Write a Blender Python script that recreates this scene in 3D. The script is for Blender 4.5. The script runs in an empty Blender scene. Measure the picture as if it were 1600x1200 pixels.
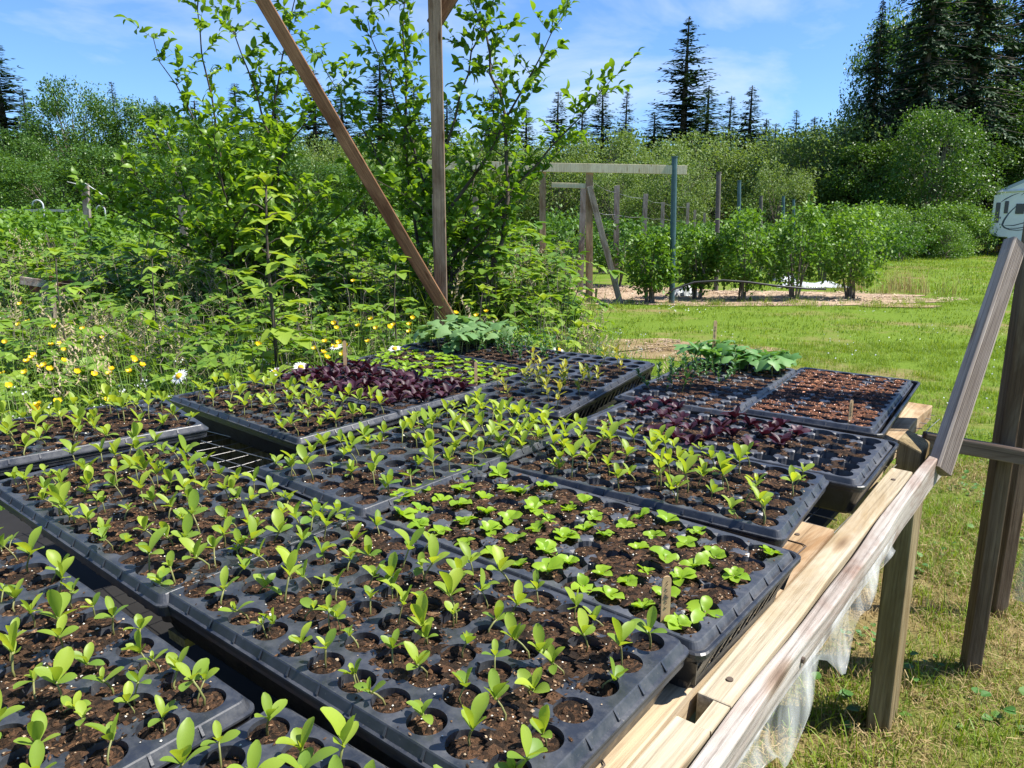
import bpy, math, random
import numpy as np
from mathutils import Vector, Matrix, Euler

random.seed(7)
rng = np.random.default_rng(11)
R_ = math.radians
SC = bpy.context.scene
COL = SC.collection

# ------------------------------------------------------------------ camera
F_PX, PITCH, ROLL, CAMH = 1170.0, R_(11.7), 0.004, 1.08
CAM = Vector((0, 0, CAMH))
_fwd = Vector((0, math.cos(PITCH), -math.sin(PITCH)))
_up = Vector((0, math.sin(PITCH), math.cos(PITCH)))
_rt = Vector((1, 0, 0))
RT = _rt * math.cos(ROLL) + _up * math.sin(ROLL)
UP = _up * math.cos(ROLL) - _rt * math.sin(ROLL)
cd = bpy.data.cameras.new('camera')
cd.sensor_width = 36
cd.lens = F_PX / 1600 * 36
cd.clip_start = 0.02
cd.clip_end = 2000
cam = bpy.data.objects.new('camera', cd)
COL.objects.link(cam)
cam.matrix_world = Matrix(((RT.x, UP.x, -_fwd.x, CAM.x), (RT.y, UP.y, -_fwd.y, CAM.y), (RT.z, UP.z, -_fwd.z, CAM.z), (0, 0, 0, 1)))
SC.camera = cam

def ray(px, py):
    return (_fwd * F_PX + RT * (px - 800) + UP * (600 - py)).normalized()
def at(px, py, Y):
    d = ray(px, py)
    return CAM + d * (Y / d.y)
def gp(px, py, z=0.0):
    d = ray(px, py)
    return CAM + d * ((z - CAMH) / d.z)

# ------------------------------------------------------------------ light
SUN_EL, SUN_AZ = R_(56), R_(96)          # azimuth from +Y towards +X
SUND = Vector((math.cos(SUN_EL) * math.sin(SUN_AZ), math.cos(SUN_EL) * math.cos(SUN_AZ), math.sin(SUN_EL)))
sl = bpy.data.lights.new('sun', 'SUN')
sl.energy = 4.9
sl.angle = R_(0.5)
sl.color = (1.0, 0.95, 0.87)
so = bpy.data.objects.new('sun', sl)
COL.objects.link(so)
so.rotation_euler = SUND.to_track_quat('Z', 'Y').to_euler()
W = bpy.data.worlds.new("World")
SC.world = W
W.use_nodes = True
wt = W.node_tree
for n in list(wt.nodes): wt.nodes.remove(n)
def wn(t, **k):
    n = wt.nodes.new(t)
    for a, b in k.items(): setattr(n, a, b)
    return n
sky = wn('ShaderNodeTexSky', sky_type='NISHITA', sun_disc=False)
sky.sun_elevation = SUN_EL
sky.sun_rotation = SUN_AZ
sky.air_density = 1.0
sky.dust_density = 0.3
sky.ozone_density = 3.0
tc = wn('ShaderNodeTexCoord')
mp = wn('ShaderNodeMapping')
mp.inputs['Scale'].default_value = (1.6, 1.6, 5.0)
mp.inputs['Rotation'].default_value = (0.25, 0.35, 0.4)
nz = wn('ShaderNodeTexNoise')
nz.inputs['Scale'].default_value = 1.7
nz.inputs['Detail'].default_value = 7
nz.inputs['Roughness'].default_value = 0.55
nz.inputs['Distortion'].default_value = 0.35
cr = wn('ShaderNodeValToRGB')
cr.color_ramp.elements[0].position = 0.50
cr.color_ramp.elements[0].color = (0, 0, 0, 1)
cr.color_ramp.elements[1].position = 0.78
cr.color_ramp.elements[1].color = (0.85, 0.85, 0.85, 1)
mx = wn('ShaderNodeMix', data_type='RGBA')
mx.inputs[7].default_value = (6.2, 6.8, 7.6, 1)
tint = wn('ShaderNodeMix', data_type='RGBA', blend_type='MULTIPLY')
tint.inputs[0].default_value = 1.0
tint.inputs[7].default_value = (0.76, 1.01, 1.37, 1)
bg = wn('ShaderNodeBackground')
bg.inputs['Strength'].default_value = 0.075
wo = wn('ShaderNodeOutputWorld')
L = wt.links.new
L(tc.outputs['Generated'], mp.inputs['Vector'])
L(mp.outputs['Vector'], nz.inputs['Vector'])
L(nz.outputs['Fac'], cr.inputs['Fac'])
L(sky.outputs['Color'], tint.inputs[6])
L(cr.outputs['Color'], mx.inputs[0])
L(tint.outputs[2], mx.inputs[6])
L(mx.outputs[2], bg.inputs['Color'])
L(bg.outputs['Background'], wo.inputs['Surface'])
SC.view_settings.view_transform = 'Standard'
SC.view_settings.look = 'None'
SC.view_settings.exposure = 1.08
SC.view_settings.gamma = 1.0
SC.render.engine = 'CYCLES'
SC.cycles.max_bounces = 6
SC.cycles.diffuse_bounces = 3
SC.cycles.glossy_bounces = 2
SC.cycles.transmission_bounces = 4
SC.cycles.transparent_max_bounces = 6
SC.cycles.caustics_reflective = False
SC.cycles.caustics_refractive = False
SC.cycles.use_denoising = True

# ------------------------------------------------------------------ materials
def mat_base(name):
    m = bpy.data.materials.new(name)
    m.use_nodes = True
    nt = m.node_tree
    b = nt.nodes['Principled BSDF']
    return m, nt, b
def nd(nt, t, **k):
    n = nt.nodes.new(t)
    for a, b in k.items(): setattr(n, a, b)
    return n
def ramp(nt, stops):
    c = nd(nt, 'ShaderNodeValToRGB')
    e = c.color_ramp.elements
    while len(e) < len(stops): e.new(0.5)
    for i, (p, col) in enumerate(stops):
        e[i].position = p
        e[i].color = (*col, 1)
    return c
def noise(nt, scale, detail=4, rough=0.6, coord='Object', stretch=None, dist=0.0):
    t = nd(nt, 'ShaderNodeTexCoord')
    n = nd(nt, 'ShaderNodeTexNoise')
    n.inputs['Scale'].default_value = scale
    n.inputs['Detail'].default_value = detail
    n.inputs['Roughness'].default_value = rough
    n.inputs['Distortion'].default_value = dist
    if stretch:
        m = nd(nt, 'ShaderNodeMapping')
        m.inputs['Scale'].default_value = stretch
        nt.links.new(t.outputs[coord], m.inputs['Vector'])
        nt.links.new(m.outputs['Vector'], n.inputs['Vector'])
    else:
        nt.links.new(t.outputs[coord], n.inputs['Vector'])
    return n
def bump(nt, b, src, strength, dist):
    bp = nd(nt, 'ShaderNodeBump')
    bp.inputs['Strength'].default_value = strength
    bp.inputs['Distance'].default_value = dist
    nt.links.new(src, bp.inputs['Height'])
    nt.links.new(bp.outputs['Normal'], b.inputs['Normal'])

def leaf_mat(name, c1, c2, tr=0.35, rough=0.45, tcol=None, spec=0.35):
    """per-leaf colour between c1 and c2, from the 'rnd' attribute and the object's random number"""
    m, nt, b = mat_base(name)
    a = nd(nt, 'ShaderNodeAttribute', attribute_name='rnd')
    oi = nd(nt, 'ShaderNodeObjectInfo')
    ad = nd(nt, 'ShaderNodeMath', operation='MULTIPLY_ADD')
    nt.links.new(oi.outputs['Random'], ad.inputs[0])
    ad.inputs[1].default_value = 0.4
    nt.links.new(a.outputs['Fac'], ad.inputs[2])
    mul = nd(nt, 'ShaderNodeMath', operation='MULTIPLY')
    nt.links.new(ad.outputs[0], mul.inputs[0])
    mul.inputs[1].default_value = 0.72
    r = ramp(nt, [(0, c1), (1, c2)])
    nt.links.new(mul.outputs[0], r.inputs['Fac'])
    nt.links.new(r.outputs['Color'], b.inputs['Base Color'])
    b.inputs['Roughness'].default_value = rough
    b.inputs['Specular IOR Level'].default_value = spec
    if tr > 0:
        t = nd(nt, 'ShaderNodeBsdfTranslucent')
        mc = nd(nt, 'ShaderNodeMix', data_type='RGBA', blend_type='MULTIPLY')
        mc.inputs[0].default_value = 1.0
        mc.inputs[7].default_value = (*(tcol or (1.6, 1.5, 0.6)), 1)
        nt.links.new(r.outputs['Color'], mc.inputs[6])
        nt.links.new(mc.outputs[2], t.inputs['Color'])
        ms = nd(nt, 'ShaderNodeMixShader')
        ms.inputs[0].default_value = tr
        nt.links.new(b.outputs[0], ms.inputs[1])
        nt.links.new(t.outputs[0], ms.inputs[2])
        nt.links.new(ms.outputs[0], nt.nodes['Material Output'].inputs['Surface'])
    return m

def wood_mat(name, light, dark, scale=18, along=0, rough=0.75, stain=None, bumpy=0.4, fine=1.0):
    m, nt, b = mat_base(name)
    st = [1, 1, 1]; st[along] = 0.06
    n = noise(nt, scale * fine, 6, 0.65, 'Object', tuple(st), 0.6)
    r = ramp(nt, [(0.25, dark), (0.5, tuple((x + y) / 2 for x, y in zip(light, dark))), (0.72, light)])
    nt.links.new(n.outputs['Fac'], r.inputs['Fac'])
    n2 = noise(nt, 5, 5, 0.7, 'Object', tuple([0.35 if k == along else 1 for k in range(3)]), 1.0)
    r2 = ramp(nt, [(0.38, stain or tuple(x * 0.62 for x in light)), (0.56, (1, 1, 1))])
    nt.links.new(n2.outputs['Fac'], r2.inputs['Fac'])
    mm = nd(nt, 'ShaderNodeMix', data_type='RGBA', blend_type='MULTIPLY')
    mm.inputs[0].default_value = 0.9
    nt.links.new(r.outputs['Color'], mm.inputs[6])
    nt.links.new(r2.outputs['Color'], mm.inputs[7])
    st3 = [1, 1, 1]; st3[along] = 0.018
    n3 = noise(nt, scale * fine * 5, 8, 0.75, 'Object', tuple(st3), 0.3)
    r3 = ramp(nt, [(0.36, (0.42, 0.40, 0.38)), (0.50, (0.88, 0.88, 0.88)), (0.64, (1.08, 1.08, 1.08))])
    nt.links.new(n3.outputs['Fac'], r3.inputs['Fac'])
    m3 = nd(nt, 'ShaderNodeMix', data_type='RGBA', blend_type='MULTIPLY')
    m3.inputs[0].default_value = 0.85
    nt.links.new(mm.outputs[2], m3.inputs[6]); nt.links.new(r3.outputs['Color'], m3.inputs[7])
    vt = nd(nt, 'ShaderNodeTexCoord'); vm = nd(nt, 'ShaderNodeMapping'); vs = [9, 9, 9]; vs[along] = 2.2; vm.inputs['Scale'].default_value = vs
    vo = nd(nt, 'ShaderNodeTexVoronoi'); vo.inputs['Scale'].default_value = 1.6
    nt.links.new(vt.outputs['Object'], vm.inputs['Vector']); nt.links.new(vm.outputs['Vector'], vo.inputs['Vector'])
    rk = ramp(nt, [(0.05, (0.30, 0.20, 0.13)), (0.11, (0.72, 0.62, 0.52)), (0.17, (1, 1, 1))]); nt.links.new(vo.outputs['Distance'], rk.inputs['Fac'])
    m4 = nd(nt, 'ShaderNodeMix', data_type='RGBA', blend_type='MULTIPLY'); m4.inputs[0].default_value = 0.9
    nt.links.new(m3.outputs[2], m4.inputs[6]); nt.links.new(rk.outputs['Color'], m4.inputs[7])
    nt.links.new(m4.outputs[2], b.inputs['Base Color'])
    b.inputs['Roughness'].default_value = rough
    b.inputs['Specular IOR Level'].default_value = 0.2
    bump(nt, b, n3.outputs['Fac'], bumpy * 1.3, 0.003)
    return m

def plastic_mat(name, col=(0.019, 0.022, 0.029), rough=0.34, dust=0.75):
    m, nt, b = mat_base(name)
    n = noise(nt, 30, 6, 0.7)
    r = ramp(nt, [(0.40, col), (0.66, tuple(x + 0.05 * dust for x in col)), (0.84, (0.10 * dust + col[0], 0.09 * dust + col[1], 0.075 * dust + col[2]))])
    nt.links.new(n.outputs['Fac'], r.inputs['Fac'])
    n3 = noise(nt, 420, 2, 0.5)
    r3 = ramp(nt, [(0.68, (0, 0, 0)), (0.76, (1, 1, 1))])
    nt.links.new(n3.outputs['Fac'], r3.inputs['Fac'])
    mm = nd(nt, 'ShaderNodeMix', data_type='RGBA')
    mu = nd(nt, 'ShaderNodeMath', operation='MULTIPLY')
    nt.links.new(r3.outputs['Color'], mu.inputs[0]); mu.inputs[1].default_value = 0.55 * dust
    nt.links.new(mu.outputs[0], mm.inputs[0])
    nt.links.new(r.outputs['Color'], mm.inputs[6])
    mm.inputs[7].default_value = (0.20, 0.18, 0.15, 1)
    nt.links.new(mm.outputs[2], b.inputs['Base Color'])
    n2 = noise(nt, 60, 5, 0.7)
    rr = nd(nt, 'ShaderNodeMapRange')
    rr.inputs['From Min'].default_value = 0.3; rr.inputs['From Max'].default_value = 0.7
    rr.inputs['To Min'].default_value = rough - 0.08; rr.inputs['To Max'].default_value = rough + 0.22
    nt.links.new(n2.outputs['Fac'], rr.inputs['Value'])
    nt.links.new(rr.outputs[0], b.inputs['Roughness'])
    b.inputs['Specular IOR Level'].default_value = 0.55
    bump(nt, b, n2.outputs['Fac'], 0.12, 0.002)
    return m

def plain_mat(name, col, rough=0.6, metal=0.0, nscale=20, var=0.25, spec=0.4):
    m, nt, b = mat_base(name)
    n = noise(nt, nscale, 5, 0.65)
    r = ramp(nt, [(0.3, tuple(x * (1 - var) for x in col)), (0.7, tuple(min(1, x * (1 + var)) for x in col))])
    nt.links.new(n.outputs['Fac'], r.inputs['Fac'])
    nt.links.new(r.outputs['Color'], b.inputs['Base Color'])
    b.inputs['Roughness'].default_value = rough
    b.inputs['Metallic'].default_value = metal
    b.inputs['Specular IOR Level'].default_value = spec
    return m

def attr_mat(name, rough=0.9, spec=0.1, nscale=900, var=0.3):
    """colour from the face colour attribute 'Col' broken up by noise"""
    m, nt, b = mat_base(name)
    a = nd(nt, 'ShaderNodeAttribute', attribute_name='Col')
    n = noise(nt, nscale, 3, 0.6)
    r = ramp(nt, [(0.3, (1 - var,) * 3), (0.7, (1 + var,) * 3)])
    nt.links.new(n.outputs['Fac'], r.inputs['Fac'])
    mm = nd(nt, 'ShaderNodeMix', data_type='RGBA', blend_type='MULTIPLY')
    mm.inputs[0].default_value = 1
    nt.links.new(a.outputs['Color'], mm.inputs[6])
    nt.links.new(r.outputs['Color'], mm.inputs[7])
    nt.links.new(mm.outputs[2], b.inputs['Base Color'])
    b.inputs['Roughness'].default_value = rough
    b.inputs['Specular IOR Level'].default_value = spec
    bump(nt, b, n.outputs['Fac'], 0.8, 0.002)
    return m

M = {}
M['tray'] = plastic_mat('tray_plastic')
M['tray_dusty'] = plastic_mat('dusty_tray_plastic', (0.030, 0.033, 0.040), 0.42, 0.9)
M['basin'] = plastic_mat('basin_plastic', (0.012, 0.013, 0.015), 0.33, 0.35)
M['soil'] = attr_mat('potting_soil', 0.95, 0.12, 700, 0.45)
M['stem'] = leaf_mat('seedling_stem', (0.20, 0.16, 0.07), (0.22, 0.27, 0.08), 0.15, 0.5)
M['seed_leaf'] = leaf_mat('seedling_leaf', (0.13, 0.25, 0.035), (0.40, 0.50, 0.055), 0.45, 0.45, (1.5, 1.35, 0.5))
M['lett_leaf'] = leaf_mat('lettuce_leaf', (0.19, 0.34, 0.02), (0.30, 0.45, 0.03), 0.4, 0.4, (1.4, 1.35, 0.5))
M['purp_leaf'] = leaf_mat('purple_leaf', (0.026, 0.007, 0.012), (0.065, 0.020, 0.036), 0.15, 0.48, (1.8, 0.8, 0.9), 0.35)
M['yel_leaf'] = leaf_mat('yellow_leaf', (0.26, 0.33, 0.04), (0.45, 0.40, 0.07), 0.4, 0.45, (1.3, 1.2, 0.5))
M['pea_leaf'] = leaf_mat('pea_leaf', (0.035, 0.11, 0.03), (0.07, 0.17, 0.045), 0.3, 0.45)
M['squash_leaf'] = leaf_mat('squash_leaf', (0.10, 0.22, 0.06), (0.20, 0.32, 0.12), 0.3, 0.55, (1.3, 1.3, 0.6))
M['cuke_leaf'] = leaf_mat('cucumber_leaf', (0.07, 0.19, 0.04), (0.16, 0.31, 0.09), 0.3, 0.5, (1.4, 1.4, 0.6))
M['plank'] = wood_mat('pale_plank', (0.58, 0.47, 0.32), (0.36, 0.26, 0.15), 22, 1, 0.8, (0.50, 0.36, 0.24))
M['rail'] = wood_mat('yellow_pine', (0.56, 0.50, 0.39), (0.38, 0.32, 0.22), 26, 1, 0.75, (0.66, 0.56, 0.42), 0.35)
M['grey_wood'] = wood_mat('weathered_grey_board', (0.56, 0.52, 0.47), (0.27, 0.23, 0.19), 30, 1, 0.85, (0.55, 0.36, 0.28), 0.6)
M['leg'] = wood_mat('treated_leg', (0.40, 0.33, 0.19), (0.13, 0.095, 0.045), 34, 2, 0.8, (0.62, 0.52, 0.38), 0.5)
M['dark_post'] = wood_mat('dark_post', (0.28, 0.21, 0.14), (0.12, 0.085, 0.055), 30, 2, 0.85, (0.5, 0.4, 0.35), 0.6)
M['brown_wood'] = wood_mat('brown_brace', (0.30, 0.165, 0.085), (0.12, 0.06, 0.03), 30, 2, 0.8, (0.5, 0.4, 0.33), 0.5)
M['grey_post'] = wood_mat('grey_post', (0.42, 0.37, 0.32), (0.18, 0.145, 0.12), 30, 2, 0.85, (0.55, 0.48, 0.42), 0.5)
M['trellis_post'] = wood_mat('trellis_post', (0.36, 0.27, 0.20), (0.15, 0.105, 0.075), 30, 2, 0.85, (0.55, 0.48, 0.42), 0.5)
M['gate_post'] = wood_mat('gate_post', (0.50, 0.34, 0.22), (0.26, 0.16, 0.10), 30, 2, 0.85, (0.6, 0.5, 0.42), 0.5)
M['light_lumber'] = wood_mat('light_lumber', (0.72, 0.63, 0.46), (0.56, 0.48, 0.34), 20, 0, 0.8, (.86, .82, .76))
M['stick'] = plain_mat('wooden_label', (0.50, 0.33, 0.17), 0.7, 0, 60, 0.25)
M['ink'] = plain_mat('ink', (0.02, 0.018, 0.02), 0.8)
M['wire'] = plain_mat('galvanised_wire', (0.32, 0.31, 0.30), 0.42, 0.8)
M['rust_wire'] = plain_mat('dull_wire', (0.13, 0.10, 0.08), 0.6, 0.5)
M['bark'] = plain_mat('bark', (0.075, 0.058, 0.045), 0.9, 0, 14, 0.45)
M['bark_pale'] = plain_mat('pale_bark', (0.17, 0.14, 0.11), 0.9, 0, 14, 0.4)
M['tree_leaf'] = leaf_mat('tree_leaf', (0.07, 0.155, 0.018), (0.21, 0.34, 0.035), 0.45, 0.40, (1.6, 1.5, 0.4))
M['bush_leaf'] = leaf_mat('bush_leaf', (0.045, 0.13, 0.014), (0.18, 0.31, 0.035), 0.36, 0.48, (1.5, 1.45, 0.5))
M['willow_leaf'] = leaf_mat('willow_leaf', (0.08, 0.145, 0.035), (0.20, 0.28, 0.08), 0.35, 0.55, (1.4, 1.35, 0.6))
M['berry_back_shaded'] = leaf_mat('berry_leaf_painted_shade', (0.030, 0.095, 0.014), (0.11, 0.22, 0.03), 0.34, 0.48, (1.5, 1.45, 0.5))  # darker copy of the bush leaf; lower light in back rows is painted in
M['alder_leaf'] = leaf_mat('alder_leaf', (0.025, 0.075, 0.014), (0.11, 0.21, 0.035), 0.3, 0.42, (1.6, 1.5, 0.5))
M['hedge_leaf'] = leaf_mat('hedge_leaf', (0.05, 0.13, 0.02), (0.14, 0.25, 0.035), 0.32, 0.48)
M['needles'] = leaf_mat('conifer_needles', (0.016, 0.042, 0.018), (0.05, 0.10, 0.035), 0.12, 0.6, (1.3, 1.3, 0.6), 0.2)
M['dark_needles'] = leaf_mat('dark_conifer_needles', (0.012, 0.032, 0.015), (0.035, 0.075, 0.028), 0.1, 0.6, (1.3, 1.3, 0.6), 0.15)
M['bramble'] = leaf_mat('bramble_leaf', (0.08, 0.18, 0.02), (0.26, 0.38, 0.045), 0.38, 0.5, (1.5, 1.4, 0.5))
M['bright_leaf'] = leaf_mat('young_bramble_leaf', (0.16, 0.28, 0.04), (0.30, 0.40, 0.05), 0.42, 0.45, (1.4, 1.3, 0.5))
M['grass'] = leaf_mat('grass_blade', (0.09, 0.18, 0.015), (0.29, 0.37, 0.035), 0.32, 0.5, (1.5, 1.4, 0.4))
M['dry_grass'] = leaf_mat('dry_grass_blade', (0.30, 0.21, 0.09), (0.46, 0.36, 0.18), 0.2, 0.7, (1.1, 1.0, 0.7), 0.2)
M['tall_grass'] = leaf_mat('tall_grass_blade', (0.06, 0.15, 0.02), (0.22, 0.32, 0.05), 0.32, 0.5)
M['seedhead'] = leaf_mat('grass_seedhead', (0.36, 0.27, 0.15), (0.50, 0.42, 0.28), 0.25, 0.7, (1.1, 1.05, 0.8), 0.2)
M['white'] = leaf_mat('white_petal', (0.72, 0.72, 0.70), (0.85, 0.85, 0.83), 0.25, 0.6, (1, 1, 1))
M['yellow'] = leaf_mat('yellow_petal', (0.78, 0.55, 0.01), (0.90, 0.68, 0.02), 0.25, 0.35, (1.1, 1.0, 0.5))
M['eye'] = plain_mat('daisy_eye', (0.75, 0.42, 0.01), 0.7)
M['clover'] = leaf_mat('clover_leaf', (0.05, 0.15, 0.03), (0.12, 0.24, 0.04), 0.3, 0.5)

# ------------------------------------------------------------------ mesh helpers
def mk(name, V, Fs, mats, parent=None, mi=None, col=None, rnd=None, smooth=False, link=True):
    """V (n,3); Fs list of face index lists or (n,k) array; col per-face rgb; rnd per-vertex"""
    me = bpy.data.meshes.new(name)
    V = np.asarray(V, dtype=np.float32)
    if isinstance(Fs, np.ndarray):
        nf, k = Fs.shape
        me.vertices.add(len(V)); me.vertices.foreach_set('co', V.ravel())
        me.loops.add(nf * k); me.loops.foreach_set('vertex_index', Fs.astype(np.int32).ravel())
        me.polygons.add(nf)
        me.polygons.foreach_set('loop_start', np.arange(0, nf * k, k, dtype=np.int32))
        me.update(calc_edges=True)
    else:
        me.from_pydata(V.tolist(), [], [list(map(int, f)) for f in Fs])
    for m in (mats if isinstance(mats, (list, tuple)) else [mats]): me.materials.append(m)
    if mi is not None: me.polygons.foreach_set('material_index', np.asarray(mi, dtype=np.int32))
    if smooth: me.polygons.foreach_set('use_smooth', np.ones(len(me.polygons), dtype=bool))
    if col is not None:
        a = me.color_attributes.new('Col', 'FLOAT_COLOR', 'CORNER')
        tot = np.zeros(len(me.polygons), dtype=np.int32); me.polygons.foreach_get('loop_total', tot)
        c = np.repeat(np.asarray(col, dtype=np.float32), tot, axis=0)
        a.data.foreach_set('color', np.c_[c, np.ones(len(c))].astype(np.float32).ravel())
    if rnd is not None:
        a = me.attributes.new('rnd', 'FLOAT', 'POINT')
        a.data.foreach_set('value', np.asarray(rnd, dtype=np.float32))
    me.update()
    o = bpy.data.objects.new(name, me)
    if link: COL.objects.link(o)
    if parent is not None: o.parent = parent
    return o

class MB:
    def __init__(s): s.v = []; s.f = []; s.m = []; s.r = []
    def add(s, V, Fs, m=0, r=0.5):
        n = len(s.v)
        s.v += [tuple(x) for x in V]
        s.f += [[i + n for i in f] for f in Fs]
        s.m += [m] * len(Fs)
        s.r += [r] * len(V)
        return s
    def box(s, x0, x1, y0, y1, z0, z1, m=0, X=None, r=0.5):
        V = [(x, y, z) for z in (z0, z1) for y in (y0, y1) for x in (x0, x1)]
        if X is not None: V = [tuple(X @ Vector(v)) for v in V]
        return s.add(V, [(0, 2, 3, 1), (4, 5, 7, 6), (0, 1, 5, 4), (2, 6, 7, 3), (0, 4, 6, 2), (1, 3, 7, 5)], m, r)
    def tube(s, pts, rad, n=6, m=0, cap=True, r=0.5):
        pts = [Vector(p) for p in pts]
        rad = [rad] * len(pts) if isinstance(rad, (int, float)) else rad
        V = []; prev = None
        for i, p in enumerate(pts):
            d = (pts[min(i + 1, len(pts) - 1)] - pts[max(i - 1, 0)])
            d = d.normalized() if d.length > 1e-9 else Vector((0, 0, 1))
            a = prev if prev is not None else (Vector((1, 0, 0)) if abs(d.x) < 0.8 else Vector((0, 1, 0)))
            a = (a - d * a.dot(d)).normalized(); prev = a
            b = d.cross(a)
            V += [p + (a * math.cos(2 * math.pi * k / n) + b * math.sin(2 * math.pi * k / n)) * rad[i] for k in range(n)]
        Fs = [(i * n + k, i * n + (k + 1) % n, (i + 1) * n + (k + 1) % n, (i + 1) * n + k) for i in range(len(pts) - 1) for k in range(n)]
        if cap: Fs += [list(range(n))[::-1], [(len(pts) - 1) * n + k for k in range(n)]]
        return s.add(V, Fs, m, r)
    def build(s, name, mats, parent=None, smooth=False, link=True, bevel=0):
        o = mk(name, np.array(s.v), s.f, mats, parent, s.m, None, s.r, smooth, link)
        if bevel:
            b = o.modifiers.new('bevel', 'BEVEL'); b.width = bevel; b.segments = 2; b.limit_method = 'ANGLE'
        return o

def tag(o, label=None, cat=None, group=None, kind=None):
    if label: o['label'] = label
    if cat: o['category'] = cat
    if group: o['group'] = group
    if kind: o['kind'] = kind
    return o
def empty(name, loc=(0, 0, 0), rz=0, mw=None):
    o = bpy.data.objects.new(name, None)
    o.empty_display_size = 0.05
    COL.objects.link(o)
    if mw is not None: o.matrix_world = mw
    else:
        o.location = loc; o.rotation_euler = (0, 0, rz)
    return o
def copy_tree(o, parent=None):
    c = o.copy(); COL.objects.link(c); c.parent = parent
    for ch in KIDS.get(o.name, []):
        d = ch.copy(); COL.objects.link(d); d.parent = c
    return c
KIDS = {}

def rand_rot(n, tilt=1.2, yaw=None):
    """n rotation matrices: random yaw, then tilt of the leaf's length axis (y) up/down"""
    y = rng.uniform(0, 2 * np.pi, n) if yaw is None else yaw
    t = rng.normal(0, tilt, n) if np.isscalar(tilt) else tilt
    ro = rng.uniform(-0.8, 0.8, n)
    cy, sy, ct, st, cr_, sr = np.cos(y), np.sin(y), np.cos(t), np.sin(t), np.cos(ro), np.sin(ro)
    Z = np.zeros(n); O = np.ones(n)
    Rz = np.stack([np.stack([cy, -sy, Z], -1), np.stack([sy, cy, Z], -1), np.stack([Z, Z, O], -1)], 1)
    Rx = np.stack([np.stack([O, Z, Z], -1), np.stack([Z, ct, -st], -1), np.stack([Z, st, ct], -1)], 1)
    Ry = np.stack([np.stack([cr_, Z, sr], -1), np.stack([Z, O, Z], -1), np.stack([-sr, Z, cr_], -1)], 1)
    return Rz @ Rx @ Ry
LEAF_V = np.array([(0, 0, 0), (0.30, 0.42, 0.09), (0, 1, -0.06), (-0.30, 0.42, 0.09), (0, 0.45, 0)])
LEAF_F = np.array([(0, 1, 2, 4), (0, 4, 2, 3)])
DIAM_V = np.array([(0, 0, 0), (0.33, 0.5, 0.05), (0, 1, 0), (-0.33, 0.5, 0.05)])
DIAM_F = np.array([(0, 1, 2, 3)])
def scatter(P, R, S, tv=LEAF_V, tf=LEAF_F):
    n, k = len(P), len(tv)
    V = np.einsum('nij,kj->nki', R, tv) * np.asarray(S).reshape(-1, 1, 1) + P[:, None, :]
    Fc = (tf[None] + (np.arange(n) * k)[:, None, None]).reshape(-1, tf.shape[1])
    return V.reshape(-1, 3), Fc
def leaf_cloud(name, P, R, S, mat, parent=None, tv=LEAF_V, tf=LEAF_F, rnd=None, link=True):
    V, Fc = scatter(P, R, S, tv, tf)
    r = rng.random(len(P)) if rnd is None else rnd
    return mk(name, V, Fc, mat, parent, rnd=np.repeat(r, len(tv)), link=link)
# ------------------------------------------------------------------ bench frame
TB = R_(1.86)
MBCH = Matrix.Translation(CAM) @ Matrix.Rotation(TB, 4, 'X') @ Matrix.Translation((0, 0, -0.415))
BTH = -0.667
BF = MBCH @ Matrix.Translation((-0.122, 0.713, 0)) @ Matrix.Rotation(BTH, 4, 'Z')   # x across, y along, z=0 at tray tops
BFI = BF.inverted()

M['shade_black'] = plain_mat('painted_shade_black', (0.008, 0.007, 0.006), .9, 0, 6, .5)  # near-black colour stands in for the shade under the bench
bench = tag(empty('potting_bench', mw=BF), 'long low wooden potting bench carrying the black seedling trays', 'bench')
def plank_mesh(x0, x1, y0, y1, z0, z1, wob=0.003, n=24, seed=1, zf=None):
    rr = random.Random(seed)
    V = []; Fs = []
    ph = [rr.uniform(0, 6) for _ in range(4)]
    for i in range(n + 1):
        y = y0 + (y1 - y0) * i / n
        w = lambda k: wob * (math.sin(y * 9 + ph[k]) + 0.5 * math.sin(y * 23 + ph[k] * 2))
        dz = zf(y) if zf else 0
        zl = z0(y) if callable(z0) else z0
        V += [(x0 + w(0), y, zl + dz), (x1 + w(1), y, zl + dz), (x1 + w(1) * 1.2, y, z1 + dz + w(2) * 0.3), (x0 + w(0), y, z1 + dz + w(3) * 0.3)]
    for i in range(n):
        a = i * 4
        for k in range(4): Fs.append((a + k, a + (k + 1) % 4, a + 4 + (k + 1) % 4, a + 4 + k))
    Fs += [(3, 2, 1, 0), (4 * n, 4 * n + 1, 4 * n + 2, 4 * n + 3)]
    return V, Fs
m = MB(); m.add(*plank_mesh(0.02, 0.268, -1.3, 0.655, -0.105, -0.068, 0.0015, 40, 3)); m.build('plank', M['plank'], bench, bevel=0.002)
m = MB(); m.add(*plank_mesh(0.02, 0.238, 0.86, 1.62, -0.118, -0.080, 0.003, 20, 5)); m.build('plank', M['plank'], bench, bevel=0.002)
m = MB(); m.add(*plank_mesh(0.271, 0.307, -1.3, 0.115, -0.150, -0.070, 0.001, 20, 6)); m.build('rail', M['rail'], bench, bevel=0.002)
m = MB(); m.add(*plank_mesh(0.271, 0.307, 0.16, 1.02, -0.150, -0.070, 0.001, 20, 8)); m.build('rail', M['rail'], bench, bevel=0.002)
m = MB(); m.add(*plank_mesh(0.290, 0.307, 0.115, 0.16, -0.150, -0.0715, 0.0003, 4, 9)); m.build('filler_block', M['rail'], bench)
m = MB(); m.add(*plank_mesh(0.315, 0.335, -1.3, 1.30, lambda y: -0.094 - 0.022 * max(0, min(1.1, y)), -0.062, 0.0016, 60, 10)); m.build('weathered_board', M['grey_wood'], bench, bevel=0.002)
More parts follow.
